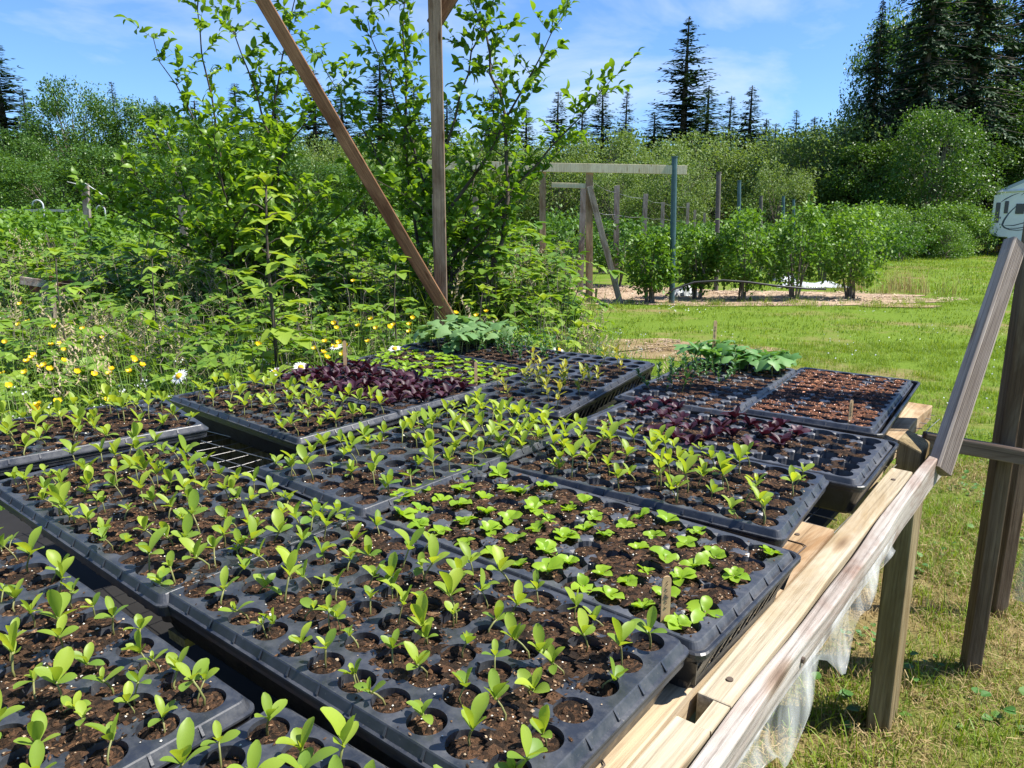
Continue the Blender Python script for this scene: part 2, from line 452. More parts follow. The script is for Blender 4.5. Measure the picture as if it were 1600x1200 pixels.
# near legs and frame members in bench space; the feet stand on the ground
def leg(a, b, sx=0.046, sy=0.09, zt=-0.05, mat='leg'):
    mm = MB()
    V = []
    for dz in (0, 1):
        for dx, dy in ((-sx / 2, -sy / 2), (sx / 2, -sy / 2), (sx / 2, sy / 2), (-sx / 2, sy / 2)):
            t = BF @ Vector((a + dx, b + dy, zt))
            if dz == 0: V.append(BFI @ Vector((t.x, t.y, -0.03)))
            else: V.append(Vector((a + dx, b + dy, zt + (0.006 if dx < 0 else -0.012))))
    mm.add(V, [(3, 2, 1, 0), (4, 5, 6, 7), (0, 1, 5, 4), (1, 2, 6, 5), (2, 3, 7, 6), (3, 0, 4, 7)])
    return mm.build('leg', M[mat], bench, bevel=0.004)
leg(0.279, 1.175)
leg(0.279, -1.0)
leg(-1.45, 1.45, zt=-.30)
leg(-1.45, -0.9, zt=-.30)
m = MB()
for b in (-0.95, -0.2, 0.62, 1.10, 1.56): m.box(-1.2, 0.262, b, b + 0.04, -0.20 - 0.012 * max(b, 0), -0.122 - 0.022 * max(b, 0))
m.build('cross_member', M['grey_post'], bench)
for a_, b_, z_, ax in ((.3352, 1.165, -.088, 0), (.3352, 1.19, -.100, 0), (.3352, .30, -.080, 0), (.290, .20, -.0695, 1), (.289, .95, -.0695, 1), (.24, .05, -.0675, 1), (.23, .60, -.0675, 1)):
    m = MB(); d_ = Vector((1, 0, 0)) if ax == 0 else Vector((0, 0, 1)); c_ = Vector((a_, b_, z_)); m.tube([c_ - d_ * .002, c_ + d_ * .0012], .0038, 10); m.build('screw', M['rust_wire'], bench)
m = MB(); m.box(-1.24, -1.2, 0.35, 1.60, -0.319, -0.14); m.build('back_rail', M['grey_post'], bench)
m = MB(); m.box(-1.5, 0.10, -1.25, 1.6, -0.335, -0.320); m.build('added_shade_panel', M['shade_black'], bench)  # added panel, put below the mesh so the tray gaps look dark
m = MB(); m.box(-0.30, -0.262, -0.1, 0.24, -0.105, -0.093); m.build('batten', M['rail'], bench)
# welded wire mesh that carries the trays
def mz(a, b): return -0.078 + 0.024 * max(-1.2, min(a, 0)) - 0.016 * max(b, 0)
m = MB()
for i in range(-24, 6):
    a = i * 0.05 + 0.012
    m.tube([(a, b, mz(a, b) + 0.004 * math.sin(b * 17 + a * 9)) for b in np.linspace(-0.05, 1.6, 24)], 0.0010, 4, cap=False)
for j in range(-1, 33):
    b = j * 0.05
    m.tube([(a, b + 0.008 * math.sin(a * 8 + j), mz(a, b) + 0.002) for a in np.linspace(-1.2, 0.25, 14)], 0.0010, 4, cap=False)
m.build('wire_mesh', M['wire'], bench, smooth=True)
for b, w in ((-0.035, 0.05), (0.165, 0.055), (0.44, 0.05), (0.52, 0.05)):
    m = MB()
    m.tube([(0.18, b, -0.0665), (0.245, b - 0.003, -0.0665), (0.252, b + 0.006, -0.065), (0.254, b + w - 0.006, -0.0655), (0.247, b + w, -0.0665), (0.18, b + w, -0.067)], 0.0010, 5)
    m.build('wire_loop', M['rust_wire'], bench, smooth=True)

# clear plastic film that hangs out under the weathered board
pm, nt, b = mat_base('clear_plastic_film')
b.inputs['Base Color'].default_value = (0.85, 0.86, 0.84, 1)
b.inputs['Roughness'].default_value = 0.25
tp = nd(nt, 'ShaderNodeBsdfTransparent'); ms = nd(nt, 'ShaderNodeMixShader')
n_ = noise(nt, 7, 3, 0.5, 'Object', (1, 5, 1)); rr = ramp(nt, [(0.38, (0.05,) * 3), (0.75, (0.34,) * 3)])
nt.links.new(n_.outputs['Fac'], rr.inputs['Fac']); nt.links.new(rr.outputs['Color'], ms.inputs[0])
nt.links.new(tp.outputs[0], ms.inputs[1]); nt.links.new(b.outputs[0], ms.inputs[2])
nt.links.new(ms.outputs[0], nt.nodes['Material Output'].inputs['Surface'])
M['film'] = pm
V = []; Fs = []
nb, nz_ = 60, 8
for i in range(nb + 1):
    y = -0.25 + 0.98 * i / nb
    h = 0.004 + 0.042 * max(0, math.sin((y + 0.05) * 4.2)) ** 1.5 + 0.018 * math.sin(y * 31) + 0.012 * math.sin(y * 57 + 1)
    if y > 0.55: h *= max(0.15, 1 - (y - 0.55) * 5)
    for k in range(nz_ + 1):
        t = k / nz_
        V.append((0.341 + 0.010 * math.sin(y * 22 + t * 3) * t + 0.006 * math.sin(y * 47) * t, y + 0.01 * math.sin(t * 5 + y * 9), -0.076 - t * (0.032 + h)))
for i in range(nb):
    for k in range(nz_):
        a = i * (nz_ + 1) + k
        Fs.append((a, a + 1, a + nz_ + 2, a + nz_ + 1))
film = mk('plastic_sheet', V, Fs, M['film'], smooth=True)
sm_ = film.modifiers.new('thickness', 'SOLIDIFY'); sm_.thickness = 0.0008
film.matrix_world = BF
tag(film, 'torn clear plastic film hanging off the weathered edge board of the bench', 'plastic sheet')

# ------------------------------------------------------------------ trays
P = 0.0433
def tray_mesh(name, bridged):
    NA = 32
    th = np.arange(NA) * 2 * np.pi / NA
    cs, sn = np.cos(th), np.sin(th)
    sq = (P / 2) / np.maximum(np.abs(cs), np.abs(sn))
    V = []; Fs = []
    for i in range(12):
        for j in range(6):
            cx, cy = (i - 5.5) * P, (j - 2.5) * P
            notch = np.zeros(NA, bool)
            if bridged:
                for ax, ok in ((0, i < 11), (8, j < 5), (16, i > 0), (24, j > 0)):
                    if ok:
                        for d in (-2, -1, 0, 1, 2): notch[(ax + d) % NA] = True
            R = 0.0188 if bridged else 0.0172
            r1 = np.where(notch, sq * 0.999, R)
            z0 = np.where(notch, -0.0028, 0.0)
            rings = [(sq, z0), (r1, z0), (np.where(notch, sq * 0.97, R * 0.985), np.full(NA, -0.006)), (np.full(NA, 0.0125), np.full(NA, -0.046))]
            base = len(V)
            for r, z in rings:
                V += list(zip(cx + r * cs, cy + r * sn, z))
            for q in range(3):
                for k in range(NA):
                    k2 = (k + 1) % NA
                    Fs.append((base + q * NA + k, base + q * NA + k2, base + (q + 1) * NA + k2, base + (q + 1) * NA + k))
            Fs.append([base + 3 * NA + k for k in range(NA)])
    # rim: loops of a rounded rectangle; (offset along x, offset along y, z)
    hx, hy = 6 * P, 3 * P
    def loop(ox, oy, z, rc):
        pts = []
        X, Y = hx + ox, hy + oy
        for qx, qy, a0 in ((1, 1, 0), (-1, 1, 90), (-1, -1, 180), (1, -1, 270)):
            for k in range(6):
                a = R_(a0 + 18 * k)
                pts.append((qx * (X - rc) + rc * math.cos(a), qy * (Y - rc) + rc * math.sin(a), z))
        return pts
    prof = [(0, 0, 0, 0.0001), (0.0045, 0.0015, 0.0004, 0.007), (0.0055, 0.0025, -0.0008, 0.008), (0.0100, 0.0062, -0.0085, 0.011), (0.0138, 0.0090, -0.0092, 0.013), (0.0140, 0.0092, -0.0112, 0.013), (0.0108, 0.0066, -0.0112, 0.012), (0.0100, 0.0058, -0.024, 0.011)]
    b0 = len(V)
    for pr in prof: V += loop(*pr)
    for q in range(len(prof) - 1):
        for k in range(24):
            Fs.append((b0 + q * 24 + k, b0 + q * 24 + (k + 1) % 24, b0 + (q + 1) * 24 + (k + 1) % 24, b0 + (q + 1) * 24 + k))
    mb = MB(); mb.v = V; mb.f = [list(f) for f in Fs]; mb.m = [0] * len(Fs); mb.r = [0.5] * len(V)
    # little ribs across the sloping rim
    for i in range(-5, 6):
        for s in (-1, 1):
            x = i * P
            y1, y2 = hy + 0.0026, hy + 0.0072
            mb.add([(x - 0.0012, s * y1, 0.0002), (x + 0.0012, s * y1, 0.0002), (x + 0.0012, s * y2, -0.0068), (x - 0.0012, s * y2, -0.0068), (x - 0.0012, s * y2, -0.0092), (x + 0.0012, s * y2, -0.0092)],
                   [(0, 1, 2, 3) if s < 0 else (3, 2, 1, 0), (3, 2, 5, 4), (0, 3, 4), (1, 5, 2)])
    for j in range(-2, 3):
        for s in (-1, 1):
            y = j * P
            x1, x2 = hx + 0.0056, hx + 0.0115
            mb.add([(s * x1, y - 0.0012, 0.0002), (s * x1, y + 0.0012, 0.0002), (s * x2, y + 0.0012, -0.0068), (s * x2, y - 0.0012, -0.0068), (s * x2, y - 0.0012, -0.0092), (s * x2, y + 0.0012, -0.0092)],
                   [(0, 1, 2, 3) if s > 0 else (3, 2, 1, 0), (3, 2, 5, 4), (0, 3, 4), (1, 5, 2)])
    return mb.build(name, M['tray'], link=False).data
TRAY = {k: tray_mesh('seedling_tray_%s' % k, k == 'bridged') for k in ('round', 'bridged')}
TRAYD = {}
for k in TRAY:
    TRAYD[k] = TRAY[k].copy(); TRAYD[k].materials.clear(); TRAYD[k].materials.append(M['tray_dusty'])

SOILC = np.array([(0.024, 0.015, 0.010), (0.036, 0.021, 0.013), (0.055, 0.029, 0.016), (0.017, 0.011, 0.008), (0.085, 0.043, 0.023)])
CHIPC = np.array([(0.035, 0.020, 0.012), (0.075, 0.040, 0.022), (0.13, 0.065, 0.032), (0.24, 0.14, 0.075), (0.42, 0.30, 0.19), (0.70, 0.64, 0.54)])
def soil_mesh(seed, filled, spill, chips, red=1.0, mound=0.0):
    """filled: 12x6 soil depth (m, negative) ; spill: 0..1 ; chips per cell"""
    g = np.random.default_rng(seed)
    V = []; Fs = []; C = []
    nr, na = 4, 16
    for i in range(12):
        for j in range(6):
            d = filled[i][j]
            cx, cy = (i - 5.5) * P, (j - 2.5) * P
            R = 0.0188 - (0.006 + max(0, -d - 0.006)) * 0.14
            if d < -0.02: R = 0.0145
            b = len(V)
            V.append((cx, cy, d + 0.0012 + mound))
            tilt = g.normal(0, 0.07, 2)
            for q in range(1, nr + 1):
                for k in range(na):
                    a = 2 * math.pi * (k + 0.5 * (q % 2)) / na
                    r = R * q / nr
                    x, y = r * math.cos(a), r * math.sin(a)
                    V.append((cx + x, cy + y, d + (mound + 0.0016) * (1 - (q / nr) ** 2) + tilt[0] * x + tilt[1] * y + g.normal(0, 0.0008)))
            for k in range(na): Fs.append((b, b + 1 + k, b + 1 + (k + 1) % na))
            for q in range(nr - 1):
                for k in range(na):
                    p0 = b + 1 + q * na; p1 = p0 + na
                    Fs.append((p0 + k, p1 + k, p1 + (k + 1) % na)); Fs.append((p0 + k, p1 + (k + 1) % na, p0 + (k + 1) % na))
            nfc = na + (nr - 1) * na * 2
            base = SOILC[g.integers(0, len(SOILC), nfc)] * g.uniform(0.75, 1.25, (nfc, 1))
            C += list(base * (1, 1, 1) * g.uniform(0.8, 1.3))
    # spilled soil lying over the webs
    nx, ny = 12 * 9, 6 * 9
    if spill > 0:
        X = (np.arange(nx + 1) / nx - 0.5) * 12 * P; Y = (np.arange(ny + 1) / ny - 0.5) * 6 * P
        GX, GY = np.meshgrid(X, Y, indexing='ij')
        fx = np.zeros_like(GX)
        for _ in range(14):
            kx, ky = g.normal(0, 26, 2); fx += np.sin(kx * GX + ky * GY + g.uniform(0, 6.3))
        for _ in range(10):
            kx, ky = g.normal(0, 90, 2); fx += 0.7 * np.sin(kx * GX + ky * GY + g.uniform(0, 6.3))
        fx = fx / 3.2 + g.normal(0, 0.25, fx.shape)
        edge = np.minimum(1, np.minimum((6 * P - abs(GX)) / 0.03, (3 * P - abs(GY)) / 0.02))
        H = (fx + (spill - 0.5) * 4.0) * edge - (1 - edge) * 2.0
        Z = np.where(H > 0, 0.0006 + np.minimum(H, 1.5) * 0.0009 + g.normal(0, 0.0005, H.shape), -0.0004)
        b = len(V)
        V += list(zip((GX + g.normal(0, 0.0006, GX.shape)).ravel(), (GY + g.normal(0, 0.0006, GX.shape)).ravel(), Z.ravel()))
        fi = np.array([[int(round(x / P + 5.5)) for x in X[:-1]]])
        for i in range(nx):
            for j in range(ny):
                ci, cj = min(11, i // 9), min(5, j // 9)
                inh = math.hypot(X[i] + P / 18 - (ci - 5.5) * P, Y[j] + P / 18 - (cj - 2.5) * P) < 0.0165
                if H[i, j] + H[i + 1, j] + H[i, j + 1] + H[i + 1, j + 1] > 0.0 and not inh:
                    a = b + i * (ny + 1) + j
                    Fs.append((a, a + ny + 1, a + ny + 2, a + 1))
                    C.append(SOILC[g.integers(0, len(SOILC))] * g.uniform(0.75, 1.3))
        Hf = lambda x, y: H[min(nx, max(0, int((x / (12 * P) + 0.5) * nx))), min(ny, max(0, int((y / (6 * P) + 0.5) * ny)))]
    # bark chips and perlite
    for i in range(12):
        for j in range(6):
            d = filled[i][j]
            if d < -0.02: n = 2
            else: n = chips
            cx, cy = (i - 5.5) * P, (j - 2.5) * P
            for _ in range(int(n * g.uniform(0.7, 1.3))):
                x, y = g.uniform(-0.0215, 0.0215, 2)
                r = math.hypot(x, y)
                if r < 0.0165: z = d + (mound + 0.0016) * (1 - (r / 0.018) ** 2) + 0.0006
                elif spill > 0 and Hf(cx + x, cy + y) > -0.25: z = 0.0015 + max(0, Hf(cx + x, cy + y)) * 0.0006
                elif g.random() < 0.13: z = 0.0008
                else: continue
                t = g.random()
                ci = 0 if t < .24 else 1 if t < .48 else 2 if t < .68 else 3 if t < .84 else 4 if t < .94 else 5
                s = g.uniform(0.0006, 0.0016) if ci < 4 else g.uniform(0.0006, 0.0013)
                if g.random() < 0.03: s *= 2.0
                el = g.uniform(1, 3.2) if ci < 4 else 1.1
                a = g.uniform(0, 6.3); u = (math.cos(a) * s * el, math.sin(a) * s * el); w = (-math.sin(a) * s, math.cos(a) * s)
                X0, Y0 = cx + x, cy + y
                b = len(V)
                V += [(X0 + u[0], Y0 + u[1], z + g.uniform(-.5, .6) * s), (X0 + w[0], Y0 + w[1], z), (X0 - u[0], Y0 - u[1], z + g.uniform(-.3, .8) * s), (X0 - w[0], Y0 - w[1], z), (X0, Y0, z + s * 0.9)]
                Fs += [(b, b + 1, b + 4), (b + 1, b + 2, b + 4), (b + 2, b + 3, b + 4), (b + 3, b, b + 4)]
                cc = CHIPC[ci] * g.uniform(0.7, 1.25)
                C += [cc, cc * 0.9, cc * 1.1, cc]
    C = np.array(C) * np.array([0.86 + 0.35 * (red - 1), 0.92, 0.95]) * red
    return np.array(V), Fs, C

def basin(name, label, mw, slotted, depth=0.056, group=None, wide=False):
    mb = MB()
    hx, hy, rc = (6 * P + 0.0135, 3 * P + 0.0095, 0.014) if wide is True else (6 * P + 0.0190, 3 * P + 0.0150, 0.016) if wide else (6 * P + 0.0060, 3 * P + 0.0022, 0.012)
    def loop(o, z, r=rc):
        pts = []
        X, Y = hx + o, hy + o
        for qx, qy, a0 in ((1, 1, 0), (-1, 1, 90), (-1, -1, 180), (1, -1, 270)):
            for k in range(5):
                a = R_(a0 + 22.5 * k)
                pts.append((qx * (X - r) + r * math.cos(a), qy * (Y - r) + r * math.sin(a), z))
        return pts
    def rings(prof, flip=False):
        L_ = [loop(*p) for p in prof]; n = 20
        V = [v for l in L_ for v in l]
        mb.add(V, [(q * n + k, q * n + (k + 1) % n, (q + 1) * n + (k + 1) % n, (q + 1) * n + k) for q in range(len(prof) - 1) for k in range(n)])
    zt = -0.0065 if wide else -0.0145
    if wide: depth += 0.004
    T2 = 0.008 if not slotted else 0
    zb = zt - depth + 0.003
    # lip
    rings([(-0.0015, zt - 0.010), (-0.0012, zt), (0.0, zt + 0.0018), (0.0030, zt + 0.0020), (0.0046, zt + 0.0005), (0.0048, zt - 0.0035), (0.0036, zt - 0.0045), (0.0006, zt - 0.0048), (0.0, zt - 0.011)])
    if not slotted:
        rings([(0, zt - 0.010), (-0.0015, zt - 0.012), (-0.007 - T2, zb + 0.004), (-0.010 - T2, zb)])
        rings([(-0.0015, zt - 0.010), (-0.0035, zt - 0.012), (-0.009 - T2, zb + 0.004), (-0.012 - T2, zb + 0.0015)])
        pts = loop(-0.0095 - T2, zb); mb.add(pts, [list(range(20))[::-1]])
        pts = loop(-0.0105 - T2, zb + 0.0015); mb.add(pts, [list(range(20))])
    else:
        rings([(0, zt - 0.010), (-0.0015, zt - 0.013), (-0.0030, zt - 0.013), (-0.0022, zt - 0.010)])
        rings([(-0.0138, zb + 0.012), (-0.016, zb), (-0.0178, zb + 0.0015), (-0.0158, zb + 0.012), (-0.0138, zb + 0.012)])
        # slanted bars between the slots; solid corner panels
        def bar(p, q, w, nx_, ny_):
            d = Vector((-ny_, nx_, 0)) * w / 2
            t = Vector((nx_, ny_, 0)) * 0.0016
            mb.add([p - d, p + d, q + d, q - d, p - d - t, p + d - t, q + d - t, q - d - t], [(0, 1, 2, 3), (7, 6, 5, 4), (0, 3, 7, 4), (1, 5, 6, 2)])
        for s in (-1, 1):
            n = 20
            for k in range(n + 1):
                x = -hx + 0.022 + (2 * hx - 0.044) * k / n
                w = 0.030 if k in (0, n) else 0.0075
                bar(Vector((x + 0.003, s * (hy - 0.0015), zt - 0.012)), Vector((x - 0.003, s * (hy - 0.0142), zb + 0.012)), w, 0, s)
            n = 10
            for k in range(n + 1):
                y = -hy + 0.022 + (2 * hy - 0.044) * k / n
                w = 0.030 if k in (0, n) else 0.0075
                bar(Vector((s * (hx - 0.0015), y + 0.003, zt - 0.012)), Vector((s * (hx - 0.0142), y - 0.003, zb + 0.012)), w, s, 0)
            # mid band
        for s in ():
            mb.box(-hx + 0.005, hx - 0.005, s * (hy - 0.0085) - 0.0006, s * (hy - 0.0085) + 0.0006, zt - 0.030, zt - 0.0265)
        pts = loop(-0.0165, zb + 0.0003); mb.add(pts, [list(range(20))[::-1]])
    o = mb.build(name, M['basin'], smooth=False)
    o.matrix_world = mw
    return tag(o, label, 'tray' if not slotted else 'basket', group)

def TM(x, y, th, z=0, tilt=0, long='a', rolly=0):
    m = MBCH @ Matrix.Translation((x, y, z)) @ Matrix.Rotation(th, 4, 'Z') @ Matrix.Rotation(tilt, 4, 'X') @ Matrix.Rotation(rolly, 4, 'Y')
    if long == 'b': m = m @ Matrix.Rotation(R_(90), 4, 'Z')
    return m
def AB(a, b):
    return (-0.122 + a * math.cos(BTH) - b * math.sin(BTH), 0.713 + a * math.sin(BTH) + b * math.cos(BTH))

def D(v=-0.0045, g=None, var=0.003):
    g = g or np.random.default_rng(3)
    return v - np.abs(g.normal(0, var, (12, 6)))
TR = {}
def tray(key, mw, kind, label, spill, chips, filled=None, dusty=False, red=1.0, soil_label=None, mound=0.0):
    filled = D(g=np.random.default_rng(len(TR) + 40)) if filled is None else filled
    o = bpy.data.objects.new('seedling_tray', (TRAYD if dusty else TRAY)[kind])
    COL.objects.link(o); o.matrix_world = mw
    tag(o, label, 'seedling tray')
    V, Fs, C = soil_mesh(100 + len(TR), filled, spill, chips, red, mound)
    s = mk('soil', V, Fs, M['soil'], o, col=C, smooth=True)
    TR[key] = (o, mw, filled)
    return o
A_ = TM(-0.122, 0.713, -0.662, 0)
tray('A', A_, 'round', 'nearest right-hand tray with its corner over the pale plank', 0.54, 46)
basin('drip_tray', 'solid black drip tray under the nearest right-hand seedling tray', TM(-0.122, 0.713, -0.662, 0), False)
B_ = TM(0.061, 0.927, -0.684, -0.006)
fB = D(-0.006, np.random.default_rng(5))
tray('B', B_, 'bridged', 'tray of bright green lettuce with a written wooden label at its corner', 0.40, 46, dusty=True)
basin('carrier_basket', 'black slotted carrier basket under the bright lettuce tray beside the plank', TM(0.061, 0.927, -0.684, -0.006), True, wide=True)
C_ = TM(0.216, 1.190, -0.600, -0.012)
tray('C', C_, 'bridged', 'tray of tall green seedlings between the bright lettuce and the purple lettuce trays', 0.42, 28)
basin('drip_tray', 'black drip tray under the tall seedlings beside the lettuce basket', TM(0.214, 1.190, -0.600, -0.012), False)
B2_ = TM(-0.139, 1.259, -0.696, 0.0, 0, 'b')
tray('B2', B2_, 'round', 'tray of tall green seedlings in mid-bench, right of the open wire mesh gap', 0.38, 26)
D_ = TM(-0.502, 1.004, -0.682, 0.0)
tray('D', D_, 'round', 'large left-hand seedling tray with its ribbed rim running along the front', 0.66, 40)
G_ = TM(*AB(-0.272, -0.305), -0.667, -0.014)
tray('G', G_, 'round', 'nearest left seedling tray with a dark rounded corner', 0.58, 50)
basin('drip_tray', 'solid drip tray under the nearest left seedling tray', TM(*AB(-0.272, -0.305), -0.667, -0.014), False)
H_ = TM(*AB(0.163, -0.418), -0.62, -0.014, 0, 'b')
tray('H', H_, 'round', 'seedling tray cut off by the bottom edge of the picture', 0.45, 50)
D2_ = TM(*AB(-0.926, -0.020), BTH - 0.2, 0.012, 0, 'b')
tray('D2', D2_, 'bridged', 'farthest left seedling tray overlapping the ribbed tray beside the buttercups', 0.55, 24)
basin('drip_tray', 'drip tray under the farthest left seedling tray by the mesh gap', TM(*AB(-0.926, -0.020), BTH - 0.2, 0.012, 0, 'b'), False)
I_ = TM(-0.546, 1.707, -0.700, -0.047)
tray('I', I_, 'bridged', 'tray of green seedlings behind the wire mesh gap, next to the dark burgundy lettuce', 0.45, 22)
basin('drip_tray', 'deep black drip tray with its dark side facing the wire mesh gap', TM(-0.546, 1.707, -0.700, -0.047), False)
I2_ = TM(*AB(-0.945, 0.787), BTH - 0.02, -0.047)
tray('I2', I2_, 'bridged', 'tray packed with burgundy lettuce seedlings', 0.35, 14)
J_ = TM(*AB(-0.965, 1.068), BTH - 0.02, -0.048)
tray('J', J_, 'bridged', 'far tray of small bright lettuce behind the burgundy seedlings', 0.40, 14)
J2_ = TM(*AB(-1.01, 1.350), BTH - 0.02, -0.048)
tray('J2', J2_, 'bridged', 'farthest left tray with broad pale squash seedlings', 0.6, 16)
fK = D(-0.006, np.random.default_rng(8))
gk = np.random.default_rng(12)
for i in range(12):
    for j in range(6):
        if (i >= 6 and gk.random() < .75) or (j == 5 and gk.random() < .8) or gk.random() < 0.1: fK[i, j] = -0.034
K_ = TM(0.138, 1.917, -0.570, -0.030, 0.045, 'b')
tray('K', K_, 'round', 'half-empty round-cell tray with a few yellowish seedlings', 0.30, 34, fK)
basin('carrier_basket', 'slotted carrier basket under the half-empty tray of yellowish seedlings', TM(0.138, 1.917, -0.570, -0.031, 0.045, 'b'), True, wide=True)
fE = D(-0.006, np.random.default_rng(9))
for i in range(9, 12):
    for j in range(6):
        if (i, j) not in ((10, 0), (11, 3), (9, 3)): fE[i, j] = -0.032
for c in ((8, 0), (8, 1), (7, 0), (6, 0), (8, 5), (4, 5), (3, 5)): fE[c] = -0.032
E_ = TM(0.425, 1.412, -0.641, -0.020)
tray('E', E_, 'bridged', 'dusty tray with loose purple lettuce seedlings and empty cells at its right end', 0.30, 22, fE, True)
basin('drip_tray', 'deep black drip tray holding the purple lettuce tray over the edge of the plank', TM(0.425, 1.412, -0.641, -0.020), False, wide=2)
M_ = TM(0.506, 1.826, -0.590, -0.016, 0, 'b')
tray('M', M_, 'bridged', 'tray of pea shoots and cucumber plants at the far end of the bench', 0.42, 20, dusty=True, red=1.25)
basin('drip_tray', 'black drip tray under the pea shoots', TM(0.506, 1.826, -0.590, -0.016, 0, 'b'), False, wide=True)
F_ = TM(0.766, 1.732, -0.606, -0.022, 0, 'b')
tray('F', F_, 'bridged', 'bare tray filled with reddish potting mix at the far right corner of the bench', 0.62, 42, red=1.7, mound=0.003)
basin('drip_tray', 'shiny black drip tray round the bare soil tray at the far right corner', TM(0.770, 1.730, -0.606, -0.022, 0, 'b'), False, wide=2)

# ------------------------------------------------------------------ seedlings
def blade(L_, Wd, arc, fold, shape=0, nseg=6, wave=0.0, rr=random):
    """leaf along +y starting at origin, rising along z by arc; returns verts, faces"""
    V = []; Fs = []
    for i in range(nseg + 1):
        t = i / nseg
        if shape == 0: w = Wd * (math.sin(math.pi * min(1, t * 0.93 + 0.07)) ** 0.75) * (0.55 + 0.45 * min(1, t * 2.2))
        elif shape == 1: w = Wd * (math.sin(math.pi * (0.08 + 0.90 * t)) ** 0.6)
        elif shape == 3: w = Wd * ((.20 + .80 * math.sin(min(1, t / .6) * math.pi / 2) ** 1.4) if t < .6 else math.sqrt(max(0, 1 - ((t - .6) / .41) ** 2)))
        else: w = Wd * (math.sin(math.pi * (0.04 + 0.92 * t ** 0.8)) ** 0.9)
        w *= 0.5
        y = L_ * t * math.cos(arc * t * 0.5); z = L_ * t * math.sin(arc * t * 0.5)
        e = fold * w
        wv = wave * math.sin(t * 9 + 1) * Wd
        V += [(-w, y, z + e + wv), (0, y, z), (w, y, z + e - wv)]
    for i in range(nseg):
        a = i * 3
        Fs += [(a, a + 1, a + 4, a + 3), (a + 1, a + 2, a + 5, a + 4)]
    return V, Fs
def place(V, yaw, elev, org, roll=0.0):
    X = Matrix.Translation(org) @ Matrix.Rotation(yaw, 4, 'Z') @ Matrix.Rotation(elev, 4, 'X') @ Matrix.Rotation(roll, 4, 'Y')
    return [tuple(X @ Vector(v)) for v in V]
def seedling_flower(seed):
    r = random.Random(seed)
    st, fo = MB(), MB()
    h = r.uniform(0.012, 0.028)
    lx, ly = r.uniform(-0.009, 0.009), r.uniform(-0.009, 0.009)
    pts = [(0, 0, -0.004), (-lx * .2, ly * .1, h * .35), (lx * .35, ly * .5, h * .7), (lx, ly, h)]
    st.tube(pts, [0.0010, 0.0009, 0.0009, 0.0008], 6, 0)
    top = Vector((lx, ly, h)); y0 = r.uniform(0, 6.28)
    for k in range(2):
        V, Fs = blade(r.uniform(.015, .020), r.uniform(.0085, .0105), r.uniform(-.9, .1), .3, 3, 8)
        fo.add(place(V, y0 + math.pi * k + r.uniform(-.2, .2), r.uniform(.45, 1.0), top - Vector((0, 0, .002)), r.uniform(-.3, .3)), Fs, 0, r.uniform(0, .7))
    s = r.choice((.45, .8, .9, 1.0, 1.1, 1.2))
    for k in range(2):
        V, Fs = blade(r.uniform(.019, .026) * s, r.uniform(.0085, .0112) * s, r.uniform(-.8, .2), .5, 3, 8, r.uniform(0, .05))
        fo.add(place(V, y0 + math.pi / 2 + math.pi * k + r.uniform(-.3, .3), r.uniform(.85, 1.3), top, r.uniform(-.3, .3)), Fs, 0, r.uniform(.2, 1))
    if r.random() < .4:
        V, Fs = blade(.010, .004, .1, .6, 0, 4)
        fo.add(place(V, y0 + r.uniform(0, 6), 1.35, top), Fs, 0, .9)
    return st, fo, 'seed_leaf'
def seedling_lettuce(seed):
    r = random.Random(seed); st, fo = MB(), MB()
    st.tube([(0, 0, -.003), (0, 0, .006)], .0011, 6)
    y0 = r.uniform(0, 6.28); n = r.choice((4, 5, 5, 6))
    for k in range(n):
        big = k < 3
        V, Fs = blade(r.uniform(.017, .024) * (1 if big else .75), r.uniform(.013, .017) * (1 if big else .75), r.uniform(-1.2, -.3), .35, 3, 8, .07)
        fo.add(place(V, y0 + k * 6.28 / n * 1.0 + r.uniform(-.3, .3), r.uniform(.35, .8) + (0 if big else .35), (0, 0, .004), r.uniform(-.3, .3)), Fs, 0, r.random())
    return st, fo, 'lett_leaf'
def seedling_purple(seed):
    r = random.Random(seed); st, fo = MB(), MB()
    st.tube([(0, 0, -.003), (0, 0, .008)], .0013, 6)
    y0 = r.uniform(0, 6.28); n = r.choice((5, 6, 7))
    for k in range(n):
        V, Fs = blade(r.uniform(.024, .036), r.uniform(.013, .018), r.uniform(-.9, .0), .5, 3, 7, .06)
        fo.add(place(V, y0 + k * 6.28 / n + r.uniform(-.3, .3), r.uniform(.55, 1.15), (0, 0, .005), r.uniform(-.4, .4)), Fs, 0, r.random())
    return st, fo, 'purp_leaf'
def seedling_yellow(seed):
    r = random.Random(seed); st, fo = MB(), MB()
    h = r.uniform(.045, .06)
    st.tube([(0, 0, -.004), (.002, 0, h * .5), (0, .002, h)], [.0011, .001, .0008], 6)
    y0 = r.uniform(0, 6.28)
    for lv in range(4):
        for k in range(2):
            z = h * (.45 + .18 * lv)
            V, Fs = blade(r.uniform(.018, .026), r.uniform(.007, .010), r.uniform(-.4, .2), .4, 0, 6)
            fo.add(place(V, y0 + lv * 1.57 + 3.14 * k + r.uniform(-.3, .3), r.uniform(.5, 1.1), (0, 0, z)), Fs, 0, r.random())
    return st, fo, 'yel_leaf'
